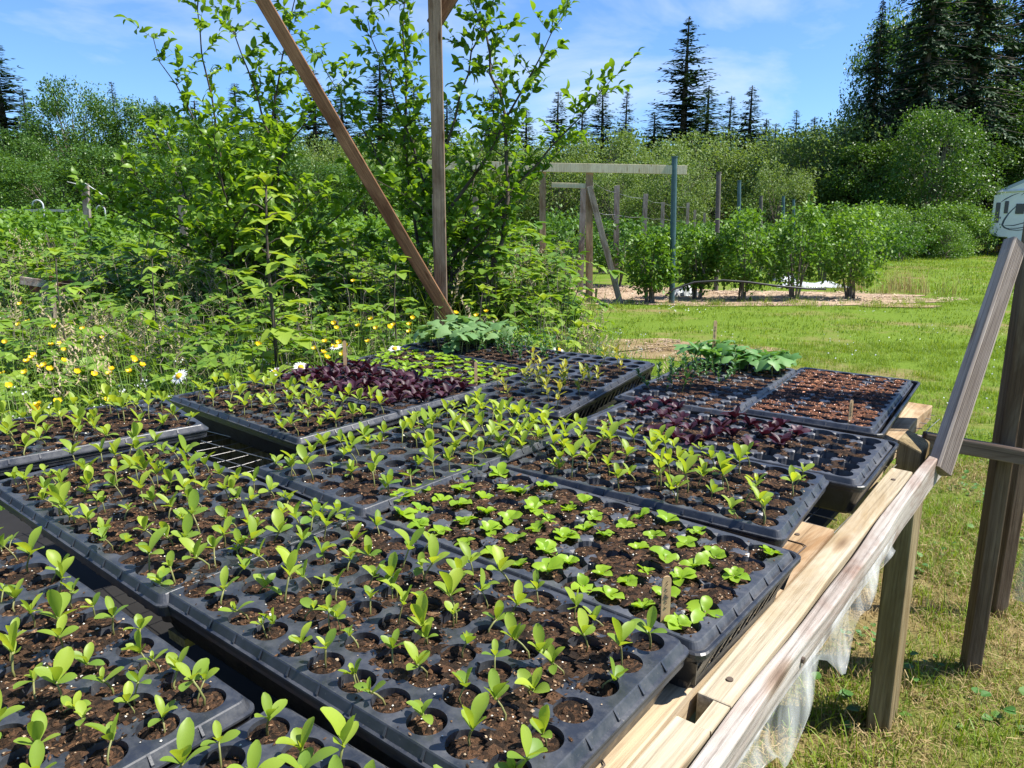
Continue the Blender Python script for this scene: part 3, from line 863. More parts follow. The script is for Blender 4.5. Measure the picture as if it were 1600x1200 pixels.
def seedling_pea(seed):
    r = random.Random(seed); st, fo = MB(), MB()
    h = r.uniform(.045, .085); lx, ly = r.uniform(-.02, .02), r.uniform(-.02, .02)
    st.tube([(0, 0, -.004), (lx * .4, ly * .4, h * .5), (lx, ly, h)], .0008, 5)
    for lv in range(7):
        t = .25 + .125 * lv
        for k in range(2):
            V, Fs = blade(r.uniform(.010, .016), r.uniform(.005, .008), r.uniform(-.4, .2), .4, 1, 4)
            fo.add(place(V, r.uniform(0, .8) + lv * 1.2 + 3.14 * k, r.uniform(.4, 1.1), (lx * t, ly * t, h * t)), Fs, 0, r.random())
    return st, fo, 'pea_leaf'
def lobed_leaf(S_, r, droop=-1.1):
    """broad lobed cucurbit leaf: fan around the petiole joint"""
    V = [(0, 0, 0)]; n = 22
    for k in range(n + 1):
        a = R_(-160 + 320 * k / n)
        rad = S_ * (.50 + .13 * math.cos(a * 5) + .16 * math.cos(a)) * (1 + r.uniform(-.04, .04))
        x, y = rad * math.sin(a), rad * math.cos(a) + S_ * .0
        V.append((x, y, droop * .45 * (x * x + y * y) / S_ + .05 * S_ * math.cos(a * 5)))
    m_ = [(v[0] * .5, v[1] * .5, v[2] * .3 + .02 * S_ * math.cos(k * 1.4)) for k, v in enumerate(V[1:])]
    b = len(V); V += m_
    Fs = [(0, b + k + 1, b + k) for k in range(n)] + [(b + k, b + k + 1, k + 2, k + 1) for k in range(n)]
    return V, Fs
def seedling_squash(seed, big=1.0, mat='squash_leaf'):
    r = random.Random(seed); st, fo = MB(), MB()
    h = r.uniform(.04, .07) * big
    st.tube([(0, 0, -.004), (.003, 0, h * .5), (0, 0, h)], [.0024, .002, .0018], 6)
    y0 = r.uniform(0, 6.28)
    for k in range(r.choice((4, 5))):
        a = y0 + k * 1.6; rr = r.uniform(.010, .030) * big; z = h + r.uniform(.0, .03) * big
        tip = Vector((-math.sin(a) * rr, math.cos(a) * rr, z))
        st.tube([(0, 0, h * .9), tip * .6 + Vector((0, 0, .4 * h)), tip], .0012, 5)
        V, Fs = lobed_leaf(r.uniform(.038, .062) * big, r)
        fo.add(place(V, a, r.uniform(-.7, .5), tip, r.uniform(-.5, .5)), Fs, 0, r.random())
    return st, fo, mat
KIND = dict(flower=(seedling_flower, 22), lettuce=(seedling_lettuce, 12), purple=(seedling_purple, 8), yellow=(seedling_yellow, 4), pea=(seedling_pea, 6),
            squash=(seedling_squash, 4), cucumber=(lambda s: seedling_squash(s, 1.0, 'cuke_leaf'), 4))
VAR = {}
for k, (fn, n) in KIND.items():
    VAR[k] = []
    for i in range(n):
        st, fo, mt = fn(i * 13 + len(k))
        VAR[k].append((st.build('stem', M['stem'] if k != 'purple' else M['purp_leaf'], link=False, smooth=True).data, fo.build('foliage', M[mt], link=False, smooth=True).data, st, fo, mt))
prng = random.Random(99)
def plant(kind, mw, filled, i, j, label, group, cat, scale=1.0, name=None, off=0.006):
    v = prng.choice(VAR[kind])
    x = (i - 5.5) * P + prng.uniform(-off, off); y = (j - 2.5) * P + prng.uniform(-off, off)
    p = mw @ Vector((x, y, filled[i][j]))
    e = bpy.data.objects.new(name or kind + '_seedling', None); e.empty_display_size = .01
    COL.objects.link(e)
    e.location = p
    e.rotation_euler = (prng.uniform(-.25, .25), prng.uniform(-.25, .25), prng.uniform(0, 6.28))
    s = scale * prng.uniform(.8, 1.18); e.scale = (s, s, s)
    for nm, me in (('stem', v[0]), ('foliage', v[1])):
        c = bpy.data.objects.new(nm, me); COL.objects.link(c); c.parent = e
    return tag(e, label, cat, group)
FC = [0]; LATE = []
def fill(key, kind, prob, label, group, cat, cells=None, scale=1.0, name=None, skip=()):
    o, mw, fl = TR[key]; n = 0
    for i in range(12):
        for j in range(6):
            if cells and not cells(i, j): continue
            if (i, j) in skip or fl[i][j] < -.02: continue
            if prng.random() > prob: continue
            for q in range(2 if kind == 'flower' and prng.random() < .20 else 1):
                if kind == 'flower' and FC[0] >= 300: LATE.append((mw, fl, i, j)); continue
                if kind == 'flower': FC[0] += 1
                plant(kind, mw, fl, i, j, label, group, cat, scale * (1, .8)[q], name); n += 1
    return n
cnt = 0
cnt += fill('A', 'flower', .93, 'leggy green seedling in the nearest tray on the right', 'green seedlings in the nearest right tray', 'flower seedling', scale=1.06, name='flower_seedling')
cnt += fill('G', 'flower', .94, 'bright green seedling in the nearest tray on the left', 'green seedlings in the nearest left tray', 'flower seedling', scale=1.06, name='flower_seedling')
cnt += fill('H', 'flower', 1.0, 'bright green seedling in the tray cut off by the bottom of the picture', 'green seedlings in the bottom tray', 'flower seedling', cells=lambda i, j: i > 6, scale=1.12, name='flower_seedling')
cnt += fill('D', 'flower', .95, 'green seedling in the large ribbed tray on the left', 'green seedlings in the large left tray', 'flower seedling', scale=1.06, name='flower_seedling')
cnt += fill('B2', 'flower', .80, 'green seedling in the middle tray beside the wire mesh gap', 'green seedlings in the middle tray', 'flower seedling', scale=1.06, name='flower_seedling')
cnt += fill('C', 'flower', .62, 'green seedling in the tray between the lettuce and the purple lettuce', 'green seedlings behind the lettuce tray', 'flower seedling', scale=1.06, name='flower_seedling')
# the smaller seedlings of the same kind farther off, as one mass
mass = MB()
for key, pr in (('I', .86), ('D2', .9)):
    o, mw, fl = TR[key]
    LATE += [(mw, fl, i, j) for i in range(12) for j in range(6) if prng.random() < pr]
if 1:
    if 1:
        for mw, fl, i, j in LATE:
            v = prng.choice(VAR['flower'])
            p = mw @ Vector(((i - 5.5) * P + prng.uniform(-.006, .006), (j - 2.5) * P + prng.uniform(-.006, .006), fl[i][j]))
            X = Matrix.Translation(p) @ Matrix.Rotation(prng.uniform(0, 6.28), 4, 'Z') @ Matrix.Scale(1.15 * prng.uniform(.85, 1.2), 4)
            for src, mi in ((v[2], 0), (v[3], 1)):
                n0 = len(mass.v)
                mass.v += [tuple(X @ Vector(q)) for q in src.v]; mass.f += [[a + n0 for a in f] for f in src.f]
                mass.m += [mi] * len(src.f); mass.r += src.r
mass = mass.build('flower_seedlings', [M['stem'], M['seed_leaf']], smooth=True)
tag(mass, 'the many smaller green seedlings in the farther trays', 'seedlings', kind='stuff')
fill('B', 'lettuce', .86, 'flat bright green lettuce seedling in the slotted basket tray', 'lettuce seedlings in the basket tray', 'lettuce seedling', name='lettuce_seedling')
fill('J', 'lettuce', .92, 'small lettuce seedling in the far tray behind the burgundy ones', 'lettuce seedlings in the far tray', 'lettuce seedling', scale=1.0, name='lettuce_seedling')
fill('I2', 'purple', 1.0, 'burgundy lettuce seedling in the densely packed far tray', 'burgundy seedlings in the packed far tray', 'purple seedling', scale=.92, name='purple_lettuce_seedling', cells=lambda i, j: not (i > 10 and j < 2))
fill('E', 'purple', .74, 'purple lettuce seedling in the dusty half-empty tray', 'purple seedlings in the dusty tray', 'purple seedling', scale=.85, name='purple_lettuce_seedling', cells=lambda i, j: i < 9 and not (i < 3 and j < 3))
fill('K', 'yellow', .42, 'tall yellowish seedling in the half-empty round-cell tray', 'yellowish seedlings in the half-empty tray', 'yellow seedling', scale=.95, name='yellow_seedling')
fill('M', 'pea', .9, 'thin dark pea shoot in the far tray', 'pea shoots in the far tray', 'pea shoot', scale=1.0, name='pea_shoot', cells=lambda i, j: (i < 9 and j > 2 - (i > 4)) and i > 1)
fill('M', 'cucumber', .95, 'broad-leaved cucumber plant behind the pea shoots', 'cucumber plants in the far tray', 'cucumber plant', scale=.78, name='cucumber_plant', cells=lambda i, j: i >= 9)
fill('J2', 'squash', .95, 'pale broad-leaved squash plant in the farthest tray', 'squash plants in the farthest tray', 'squash plant', scale=.85, name='squash_plant', cells=lambda i, j: i < 6 and i > 0)
fill('J2', 'pea', .8, 'wispy grey-green shoot in the farthest left tray', 'wispy shoots in the farthest left tray', 'shoot', scale=1.1, name='wispy_shoot', cells=lambda i, j: i >= 6 and j > 0)
# wooden plant labels
def label_stick(key, lx, ly, h, lab, marks, w=.009, lean=(0, 0), yaw=.2):
    o, mw, fl = TR[key]
    e = empty('plant_label', mw @ Vector((lx, ly, 0)))
    e.rotation_euler = (lean[0], lean[1], yaw)
    mb = MB(); n = 8
    prof = [(-w / 2, -.012)] + [(-w / 2, h - w / 2)] + [(-w / 2 * math.cos(math.pi * k / n), h - w / 2 + w / 2 * math.sin(math.pi * k / n)) for k in range(1, n)] + [(w / 2, h - w / 2), (w / 2, -.012)]
    V = [(x, -.0008, z) for x, z in prof] + [(x, .0008, z) for x, z in prof]; k_ = len(prof)
    mb.add(V, [list(range(k_)), list(range(k_, 2 * k_))[::-1]] + [(i, i + k_, (i + 1) % k_ + k_, (i + 1) % k_) for i in range(k_)])
    mb.build('blade', M['stick'], e)
    if marks:
        mk_ = MB(); r = random.Random(h * 1000)
        z = h * .86
        while z > h * .22:      # sideways handwriting running down the stick
            t = r.choice('lcsotv')
            wd = w * .5
            if t in 'lv': mk_.tube([(-wd / 2, -.0011, z), (wd / 2, -.0011, z - r.uniform(0, .001))], .0004, 4)
            if t in 'cso': mk_.tube([(-wd / 3, -.0011, z), (0, -.0011, z - .0014), (wd / 3, -.0011, z), (0, -.0011, z + .0006)], .00035, 4)
            if t in 'tv': mk_.tube([(-wd / 4, -.0011, z - .0012), (wd / 5, -.0011, z + .0012)], .00035, 4)
            z -= r.uniform(.0028, .0040)
        mk_.build('writing', M['ink'], e)
    return tag(e, lab, 'plant label')
label_stick('B', 5.05 * P, -2.55 * P, .048, 'wooden plant label with dark writing at the near corner of the lettuce tray', True, .010)
label_stick('F', -5.3 * P, -1.9 * P, .045, 'thin upright wooden label in the bare soil tray', True, .008)
label_stick('M', 5.6 * P, 2.0 * P, .115, 'wooden label sticking up behind the cucumber plants', True, .010)
label_stick('I2', -5.0 * P, 2.2 * P, .075, 'pale wooden label behind the burgundy seedlings', False, .010)
label_stick('J', 5.6 * P, -2.3 * P, .060, 'narrow wooden label at the near corner of the far lettuce tray', False, .008)
# ------------------------------------------------------------------ ground
def ground_material(name, green1, green2, dry1, dry2, bias=0.5):
    m, nt, b = mat_base(name)
    n1 = noise(nt, 0.55, 6, 0.62); r1 = ramp(nt, [(bias - .07, (0, 0, 0)), (bias + .09, (1, 1, 1))])
    nt.links.new(n1.outputs['Fac'], r1.inputs['Fac'])
    n2 = noise(nt, 22, 9, 0.8); rg = ramp(nt, [(0.3, green1), (0.7, green2)]); nt.links.new(n2.outputs['Fac'], rg.inputs['Fac'])
    n3 = noise(nt, 16, 10, 0.85); rd = ramp(nt, [(0.32, dry1), (0.68, dry2)]); nt.links.new(n3.outputs['Fac'], rd.inputs['Fac'])
    mm = nd(nt, 'ShaderNodeMix', data_type='RGBA')
    nt.links.new(r1.outputs['Color'], mm.inputs[0]); nt.links.new(rg.outputs['Color'], mm.inputs[6]); nt.links.new(rd.outputs['Color'], mm.inputs[7])
    nt.links.new(mm.outputs[2], b.inputs['Base Color'])
    b.inputs['Roughness'].default_value = 0.95; b.inputs['Specular IOR Level'].default_value = 0.05
    bump(nt, b, n2.outputs['Fac'], 0.6, 0.02)
    return m
M['ground'] = ground_material('lawn_ground', (0.07, 0.13, 0.014), (0.15, 0.21, 0.028), (0.16, 0.105, 0.05), (0.30, 0.22, 0.12), 0.60)
M['bare'] = ground_material('bare_dry_ground', (0.16, 0.12, 0.06), (0.30, 0.22, 0.12), (0.20, 0.14, 0.08), (0.42, 0.32, 0.20), 0.5)
M['mulch'] = ground_material('wood_chip_mulch', (0.20, 0.13, 0.08), (0.42, 0.32, 0.22), (0.26, 0.17, 0.10), (0.50, 0.40, 0.29), 0.5)
def sheet(name, pts, z, mat, kind='structure'):
    V = [(x, y, z) for x, y in pts]
    o = mk(name, V, [list(range(len(V)))], mat)
    return tag(o, kind=kind)
N_ = 60
gx = np.linspace(-1, 1, N_ + 1); gx = np.sign(gx) * np.abs(gx) ** 2.2 * 400
V = np.array([(x, y + 60, -0.0) for x in gx for y in gx])
Fg = np.array([(i * (N_ + 1) + j, (i + 1) * (N_ + 1) + j, (i + 1) * (N_ + 1) + j + 1, i * (N_ + 1) + j + 1) for i in range(N_) for j in range(N_)])
tag(mk('ground', V, Fg, M['ground']), kind='structure')
def blob(cx, cy, rx, ry, n=40, seed=0, rag=.12):
    r = random.Random(seed); ph = [r.uniform(0, 6) for _ in range(4)]
    return [(cx + rx * math.cos(a) * (1 + rag * (math.sin(3 * a + ph[0]) + .6 * math.sin(7 * a + ph[1]) + .4 * math.sin(13 * a + ph[2]))),
             cy + ry * math.sin(a) * (1 + rag * (math.sin(4 * a + ph[3]) + .5 * math.sin(9 * a + ph[0])))) for a in [2 * math.pi * k / n for k in range(n)]]
M['worn'] = ground_material('worn_lawn_ground', (0.07, 0.12, 0.016), (0.14, 0.17, 0.03), (0.15, 0.095, 0.045), (0.32, 0.23, 0.12), 0.50)
sheet('worn_lawn', blob(1.0, 1.9, 2.2, 1.9, 50, 14, .12), 0.003, M['worn'])
sheet('bare_patch', blob(1.45, 6.8, .82, .60, 60, 4, .2), 0.006, M['bare'])
sheet('mulch_bed', blob(3.2, 12.2, 3.9, 1.35, 80, 6, .08), 0.010, M['mulch'])
sheet('mulch_path', blob(-0.6, 13.0, 4.2, 2.4, 60, 8, .10), 0.005, M['mulch'])
sheet('trodden_patch', blob(5.6, 10.9, .55, .30, 30, 9, .15), 0.014, M['bare'])

# ------------------------------------------------------------------ instanced ground cover
def instancer(name, tmpl, pts, rots, scs, label=None):
    me = bpy.data.meshes.new(name)
    pts = np.asarray(pts, dtype=np.float32)
    me.vertices.add(len(pts)); me.vertices.foreach_set('co', pts.ravel())
    a = me.attributes.new('rot', 'FLOAT_VECTOR', 'POINT'); a.data.foreach_set('vector', np.asarray(rots, dtype=np.float32).ravel())
    a = me.attributes.new('sca', 'FLOAT', 'POINT'); a.data.foreach_set('value', np.asarray(scs, dtype=np.float32))
    me.update()
    o = bpy.data.objects.new(name, me); COL.objects.link(o)
    ng = bpy.data.node_groups.new(name + '_scatter', 'GeometryNodeTree')
    ng.interface.new_socket('Geometry', in_out='INPUT', socket_type='NodeSocketGeometry')
    ng.interface.new_socket('Geometry', in_out='OUTPUT', socket_type='NodeSocketGeometry')
    gi = ng.nodes.new('NodeGroupInput'); go = ng.nodes.new('NodeGroupOutput')
    ip = ng.nodes.new('GeometryNodeInstanceOnPoints')
    ob = ng.nodes.new('GeometryNodeObjectInfo'); ob.inputs['Object'].default_value = tmpl; ob.transform_space = 'ORIGINAL'
    na = ng.nodes.new('GeometryNodeInputNamedAttribute'); na.data_type = 'FLOAT_VECTOR'; na.inputs['Name'].default_value = 'rot'
    er = ng.nodes.new('FunctionNodeEulerToRotation')
    nb_ = ng.nodes.new('GeometryNodeInputNamedAttribute'); nb_.data_type = 'FLOAT'; nb_.inputs['Name'].default_value = 'sca'
    ng.links.new(gi.outputs[0], ip.inputs['Points'])
    ng.links.new(ob.outputs['Geometry'], ip.inputs['Instance'])
    ng.links.new(na.outputs[0], er.inputs[0]); ng.links.new(er.outputs[0], ip.inputs['Rotation'])
    ng.links.new(nb_.outputs[0], ip.inputs['Scale'])
    ng.links.new(ip.outputs[0], go.inputs[0])
    md = o.modifiers.new('scatter', 'NODES'); md.node_group = ng
    return tag(o, label, kind='stuff')

def grass_tuft(name, n, hgt, spread, width, mat, lean=.35, seg=3, seed=0, curve=.6):
    r = random.Random(seed); mb = MB()
    for _ in range(n):
        a = r.uniform(0, 6.28); rr = spread * math.sqrt(r.random())
        x, y = rr * math.cos(a), rr * math.sin(a)
        h = hgt * r.uniform(.5, 1.15); l = r.gauss(0, lean); da = r.uniform(0, 6.28); w = width * r.uniform(.6, 1.2)
        cx_, sy_ = math.cos(da), math.sin(da); V = []
        for k in range(seg + 1):
            t = k / seg; bend = l * t + curve * l * t * t
            px_, pz = h * t * math.sin(bend), h * t * math.cos(bend)
            ww = w * (1 - t) * .5 + .0001
            V += [(x + px_ * cx_ - ww * sy_, y + px_ * sy_ + ww * cx_, pz), (x + px_ * cx_ + ww * sy_, y + px_ * sy_ - ww * cx_, pz)]
        mb.add(V, [(2 * k, 2 * k + 1, 2 * k + 3, 2 * k + 2) for k in range(seg)], 0, r.random())
    return mb.build(name, M[mat], link=False)
def seedhead_tuft(name, n, hgt, seed):
    r = random.Random(seed); mb = MB()
    for _ in range(n):
        a = r.uniform(0, 6.28); rr = .12 * math.sqrt(r.random()); x, y = rr * math.cos(a), rr * math.sin(a)
        h = hgt * r.uniform(.65, 1.1); lx, ly = r.gauss(0, .08), r.gauss(0, .08)
        P_ = [(x + lx * t * t, y + ly * t * t, h * t) for t in (0, .35, .7, 1)]
        mb.tube(P_, [.0010, .0009, .0008, .0006], 4, 0, False, .3)
        for k in range(16):
            t = .78 + .22 * k / 16; b_ = r.uniform(0, 6.28); L2 = .022 * (1.25 - (t - .78) * 4)
            px_, py_, pz = x + lx * t * t, y + ly * t * t, h * t
            ex, ey = px_ + L2 * math.cos(b_), py_ + L2 * math.sin(b_)
            mb.add([(px_, py_, pz), (ex + .004, ey, pz + .008), (ex, ey + .003, pz + .018), (ex - .004, ey, pz + .009)], [(0, 1, 2, 3)], 1, r.random())
    return mb.build(name, [M['tall_grass'], M['seedhead']], link=False)
def froth_tuft(name, n, hgt, seed):
    """tall weed with tiny white flowers"""
    r = random.Random(seed); mb = MB()
    for _ in range(n):
        a = r.uniform(0, 6.28); rr = .10 * math.sqrt(r.random()); x, y = rr * math.cos(a), rr * math.sin(a)
        h = hgt * r.uniform(.6, 1.1); lx, ly = r.gauss(0, .07), r.gauss(0, .07)
        mb.tube([(x, y, 0), (x + lx * .4, y + ly * .4, h * .6), (x + lx, y + ly, h)], .0012, 4, 0, False, .4)
        for k in range(9):
            t = r.uniform(.25, .95); b_ = r.uniform(0, 6.28)
            p = Vector((x + lx * t, y + ly * t, h * t)); q = p + Vector((.05 * math.cos(b_), .05 * math.sin(b_), .035)) * r.uniform(.5, 1.2)
            V, Fs = blade(.03 * r.uniform(.6, 1.3), .010, -.3, .3, 1, 3)
            mb.add(place(V, b_ - 1.57, .4, p), Fs, 0, r.random())
            if t > .45:
                mb.tube([p, q], .0006, 3, 0, False, .5)
                for _2 in range(r.randint(2, 5)):
                    c = q + Vector((r.gauss(0, .009), r.gauss(0, .009), r.gauss(0, .007))); s = r.uniform(.0022, .0042); d_ = r.uniform(0, 3)
                    mb.add([c + Vector((s * math.cos(d_), s * math.sin(d_), 0)), c + Vector((0, 0, s)), c - Vector((s * math.cos(d_), s * math.sin(d_), 0)), c - Vector((0, 0, s))], [(0, 1, 2, 3)], 1, r.random())
    return mb.build(name, [M['tall_grass'], M['white']], link=False)
def bramble_leaflet(S_, r):
    """toothed, folded leaflet"""
    V = []; Fs = []; n = 7
    for i in range(n + 1):
        t = i / n; w = S_ * .36 * math.sin(math.pi * (.03 + .94 * t ** .8)) ** .8 * (1 + (.10 if i % 2 else -.05))
        z = -.22 * S_ * t * t
        V += [(-w, S_ * t - w * .1, z + w * .28), (0, S_ * t, z), (w, S_ * t - w * .1, z + w * .28)]
    for i in range(n):
        a = i * 3; Fs += [(a, a + 1, a + 4, a + 3), (a + 1, a + 2, a + 5, a + 4)]
    return V, Fs
def bramble_clump(name, n, hgt, seed, S_=.07, mat='bramble', spread=.22):
    r = random.Random(seed); mb = MB()
    for _ in range(n):
        a = r.uniform(0, 6.28); lean = r.uniform(.05, spread); h = hgt * r.uniform(.5, 1.1)
        pts = [Vector((lean * t * math.cos(a), lean * t * math.sin(a), h * (t - .15 * t * t))) for t in (0, .3, .6, .85, 1)]
        mb.tube(pts, [.004, .0035, .003, .002, .001], 5, 1, False, .4)
        for k in range(6):
            t = .3 + .14 * k; b_ = a + k * 2.4
            p = Vector((lean * t * math.cos(a), lean * t * math.sin(a), h * (t - .15 * t * t)))
            q = p + Vector((math.cos(b_), math.sin(b_), .5)) * .05 * r.uniform(.7, 1.5)
            mb.tube([p, q], .0013, 4, 1, False, .5)
            rn = r.random(); sz = S_ * r.uniform(.7, 1.3)
            for d_ in (-1.15, 0, 1.15):
                V, Fs = bramble_leaflet(sz * (1 if d_ == 0 else .85), r)
                mb.add(place(V, b_ - 1.57 + d_, r.uniform(-.2, .35), q), Fs, 0, min(1, max(0, rn + r.uniform(-.15, .15))))
    return mb.build(name, [M[mat], M['bark_pale']], link=False)

def in_view(x, y, pad=.12):
    return abs(x) < (y * 0.684 + pad + .1 * y) and y > 0
def scatter_pts(region, dens, cond=None, zf=lambda x, y: 0.0, seed=0, sc=(.7, 1.3), tilt=.12):
    g = np.random.default_rng(seed)
    x0, x1, y0, y1 = region
    n = int((x1 - x0) * (y1 - y0) * dens)
    X = g.uniform(x0, x1, n); Y = g.uniform(y0, y1, n)
    k = np.array([in_view(a, b, .5) and (cond is None or cond(a, b)) for a, b in zip(X, Y)], bool) if n else np.zeros(0, bool)
    X, Y = X[k], Y[k]; n = len(X)
    return (np.c_[X, Y, [zf(a, b) for a, b in zip(X, Y)]] if n else np.zeros((0, 3))), np.c_[g.normal(0, tilt, n), g.normal(0, tilt, n), g.uniform(0, 6.28, n)], g.uniform(*sc, n)
def nse(x, y, s=1.0, o=0.0):
    return (math.sin(x * 1.7 * s + 1.3 + o) * math.cos(y * 1.3 * s + .7 * o) + .6 * math.sin(x * 3.9 * s + y * 2.1 * s + 2 * o) + .4 * math.cos(x * 7.3 * s - y * 6.1 * s + o)) / 2
def bench_block(x, y):          # footprint under the bench
    p = BFI @ Vector((x, y, CAMH - .75))
    return -1.3 < p.x < .08 and -1.3 < p.y < 1.65
# boundary between the mown lawn (right) and the rough weeds (left)
def weedy(x, y):
    if y < 5.0: return x < 0.75 - 0.25 * (5 - y) * 0 and y > 2.2 and x < 0.55 + .1 * math.sin(y * 3)
    if y < 9.5: return x < 0.62 + .15 * math.sin(y * 2.1)
    return x < -1.2
def in_mulch(x, y): return ((x - 3.2) / 4.0) ** 2 + ((y - 12.2) / 1.4) ** 2 < 1 or ((x + .6) / 4.2) ** 2 + ((y - 13) / 2.4) ** 2 < 1
def in_bare(x, y): return ((x - 1.45) / .70) ** 2 + ((y - 6.8) / .50) ** 2 < 1 + .5 * nse(x, y, 3)
T_g1 = grass_tuft('grass_tuft_template', 30, .055, .075, .0035, 'grass', .5, 3, 1)
T_g2 = grass_tuft('long_grass_tuft_template', 22, .085, .05, .0042, 'grass', .6, 4, 2)
T_gd = grass_tuft('dry_tuft_template', 30, .050, .085, .0022, 'dry_grass', 1.15, 3, 3)
T_gf = grass_tuft('far_tuft_template', 34, .055, .22, .010, 'grass', .5, 2, 4)
T_tg = grass_tuft('tall_grass_template', 20, .55, .10, .0065, 'tall_grass', .28, 5, 5, .9)
lawn = lambda x, y: not weedy(x, y) and not in_mulch(x, y) and not in_bare(x, y)
def joinp(*L_):
    return [np.concatenate([l[k] for l in L_]) for k in range(3)]
instancer('grass', T_g1, *joinp(
    scatter_pts((0, 2.6, .9, 3.4), 330, lambda x, y: lawn(x, y) and nse(x, y, 2.2) > -.45 and not bench_block(x, y), seed=1, sc=(.5, 1.0)),
    scatter_pts((-.6, 5.5, 3.3, 7.2), 130, lambda x, y: lawn(x, y) and nse(x, y, 1.2) > -.75 + .10 * max(0, 5 - y), seed=2, sc=(.7, 1.2))), label='short lawn grass near the bench')
instancer('long_grass', T_g2, *joinp(
    scatter_pts((0, 2.6, .9, 3.4), 90, lambda x, y: lawn(x, y) and nse(x, y, 2.2) > -.05 and not bench_block(x, y), seed=3, sc=(.5, 1.1)),
    scatter_pts((0.35, 1.5, 1.05, 1.75), 70, lambda x, y: x < .62 + .5 * (y - 1.0) and not bench_block(x, y), seed=33, sc=(.5, 1.15)),
    scatter_pts((.5, 8.0, 10.2, 12.0), 26, lambda x, y: abs(y - (10.9 if x < 6 else 11.6)) < .5, seed=4, sc=(.9, 1.6))), label='longer tufts of lawn grass')
instancer('dry_grass', T_gd, *joinp(
    scatter_pts((0, 2.6, .9, 3.4), 420, lambda x, y: not bench_block(x, y) and lawn(x, y), seed=5, sc=(.6, 1.2), tilt=.3),
    scatter_pts((0, 3.6, 3.3, 5.0), 90, lambda x, y: lawn(x, y) and nse(x, y, 1.2) < .2, seed=6, sc=(.6, 1.2), tilt=.3),
    scatter_pts((0, 3.6, 5.9, 8.0), 110, lambda x, y: in_bare(x, y), seed=66, sc=(.4, .9), tilt=.3)), label='dry straw coloured thatch in the lawn')
instancer('lawn_grass', T_gf, *joinp(
    scatter_pts((0.2, 9, 6.6, 12.5), 26, lambda x, y: lawn(x, y) and nse(x, y, .8, 3) > -.55, seed=7, sc=(.6, 1.0)),
    scatter_pts((2, 26, 12.5, 36), 5, lambda x, y: lawn(x, y) and x > 3.6 + .28 * (y - 12), seed=8, sc=(1.2, 2.0))), label='mown lawn reaching back to the hedge')
T_cl = MB(); r_ = random.Random(5)
for _ in range(10):
    V, Fs = blade(.022, .02, -.4, .2, 2, 3); T_cl.add(place(V, r_.uniform(0, 6.3), r_.uniform(.0, .6), (r_.gauss(0, .03), r_.gauss(0, .03), r_.uniform(.01, .03))), Fs, 0, r_.random())
T_cl = T_cl.build('clover_template', M['clover'], link=False)
instancer('clover', T_cl, *scatter_pts((0, 2.6, 1.0, 4.5), 22, lambda x, y: lawn(x, y) and nse(x, y, 3, 5) > .25 and not bench_block(x, y), seed=9), label='clover and broad weeds in the lawn')
T_wc = MB()
for _ in range(5):
    c = Vector((r_.gauss(0, .08), r_.gauss(0, .08), .055)); T_wc.add([c + Vector((.007, 0, 0)), c + Vector((0, .007, .003)), c + Vector((-.007, 0, 0)), c + Vector((0, -.007, .003)), c + Vector((0, 0, .009))], [(0, 1, 4), (1, 2, 4), (2, 3, 4), (3, 0, 4)], 0, .8)
T_wc = T_wc.build('clover_flower_template', M['white'], link=False)
instancer('clover_flowers', T_wc, *scatter_pts((1, 9, 4.0, 11), 1.1, lambda x, y: lawn(x, y), seed=10), label='tiny white clover flowers dotted over the lawn')

# rough weeds on the left
def weed_h(y): return 1.0
wz = lambda x, y: 0.0
Tb1 = bramble_clump('bramble_template', 7, .62, 1, .062)
Tb2 = bramble_clump('bramble_template_b', 6, .75, 2, .085)
Tb3 = bramble_clump('nettle_template', 8, .7, 5, .055, 'alder_leaf')
Ts1 = seedhead_tuft('seedhead_template', 9, .75, 3)
Tf1 = froth_tuft('froth_template', 9, .62, 4)
weeds_near = lambda x, y: weedy(x, y) and not bench_block(x, y) and y > 2.45 - .35 * x * 0
def behind_bench(x, y):
    p = BFI @ Vector((x, y, CAMH - .45))
    return (p.x < -1.35 or p.y > 1.75) and weedy(x, y)
instancer('tall_grass', T_tg, *joinp(
    scatter_pts((-3.4, .8, 1.2, 5.2), 26, behind_bench, seed=20, sc=(.75, 1.25)),
    scatter_pts((-8, .8, 5.2, 12), 8, behind_bench, seed=21, sc=(1.0, 1.6)),
    scatter_pts((-.2, 1.1, 3.4, 6.5), 20, lambda x, y: behind_bench(x - .25, y), seed=22, sc=(.5, .95))), label='tall green grass growing behind the bench')
T_td = grass_tuft('dry_stem_template', 12, .6, .12, .005, 'dry_grass', .35, 5, 25, .5)
instancer('dry_stems', T_td, *joinp(
    scatter_pts((-3.4, .9, 2.2, 5.6), 5, lambda x, y: behind_bench(x - .1, y), seed=61, sc=(.6, 1.1)),
    scatter_pts((-8, .6, 5.6, 11), 2.5, behind_bench, seed=62, sc=(.9, 1.5))), label='tan dead stems standing among the weeds')
instancer('undergrowth', Tb1, *joinp(
    scatter_pts((-4, .5, 2.2, 5.5), 15, lambda x, y: behind_bench(x + .2, y) and y > 2.9, seed=23, sc=(.65, 1.05), tilt=.2),
    scatter_pts((-9, .5, 5.5, 11), 9, behind_bench, seed=24, sc=(1.0, 1.6), tilt=.2)), label='bramble thicket behind the seedling trays')
instancer('bramble_undergrowth', Tb2, *joinp(
    scatter_pts((-4, .2, 2.6, 5.5), 3.5, lambda x, y: behind_bench(x + .3, y) and y > 3.1, seed=25, sc=(.7, 1.0), tilt=.2),
    scatter_pts((-11, .5, 5.5, 14), 5, behind_bench, seed=26, sc=(1.0, 1.6), tilt=.2)), label='taller bramble leaves in the thicket')
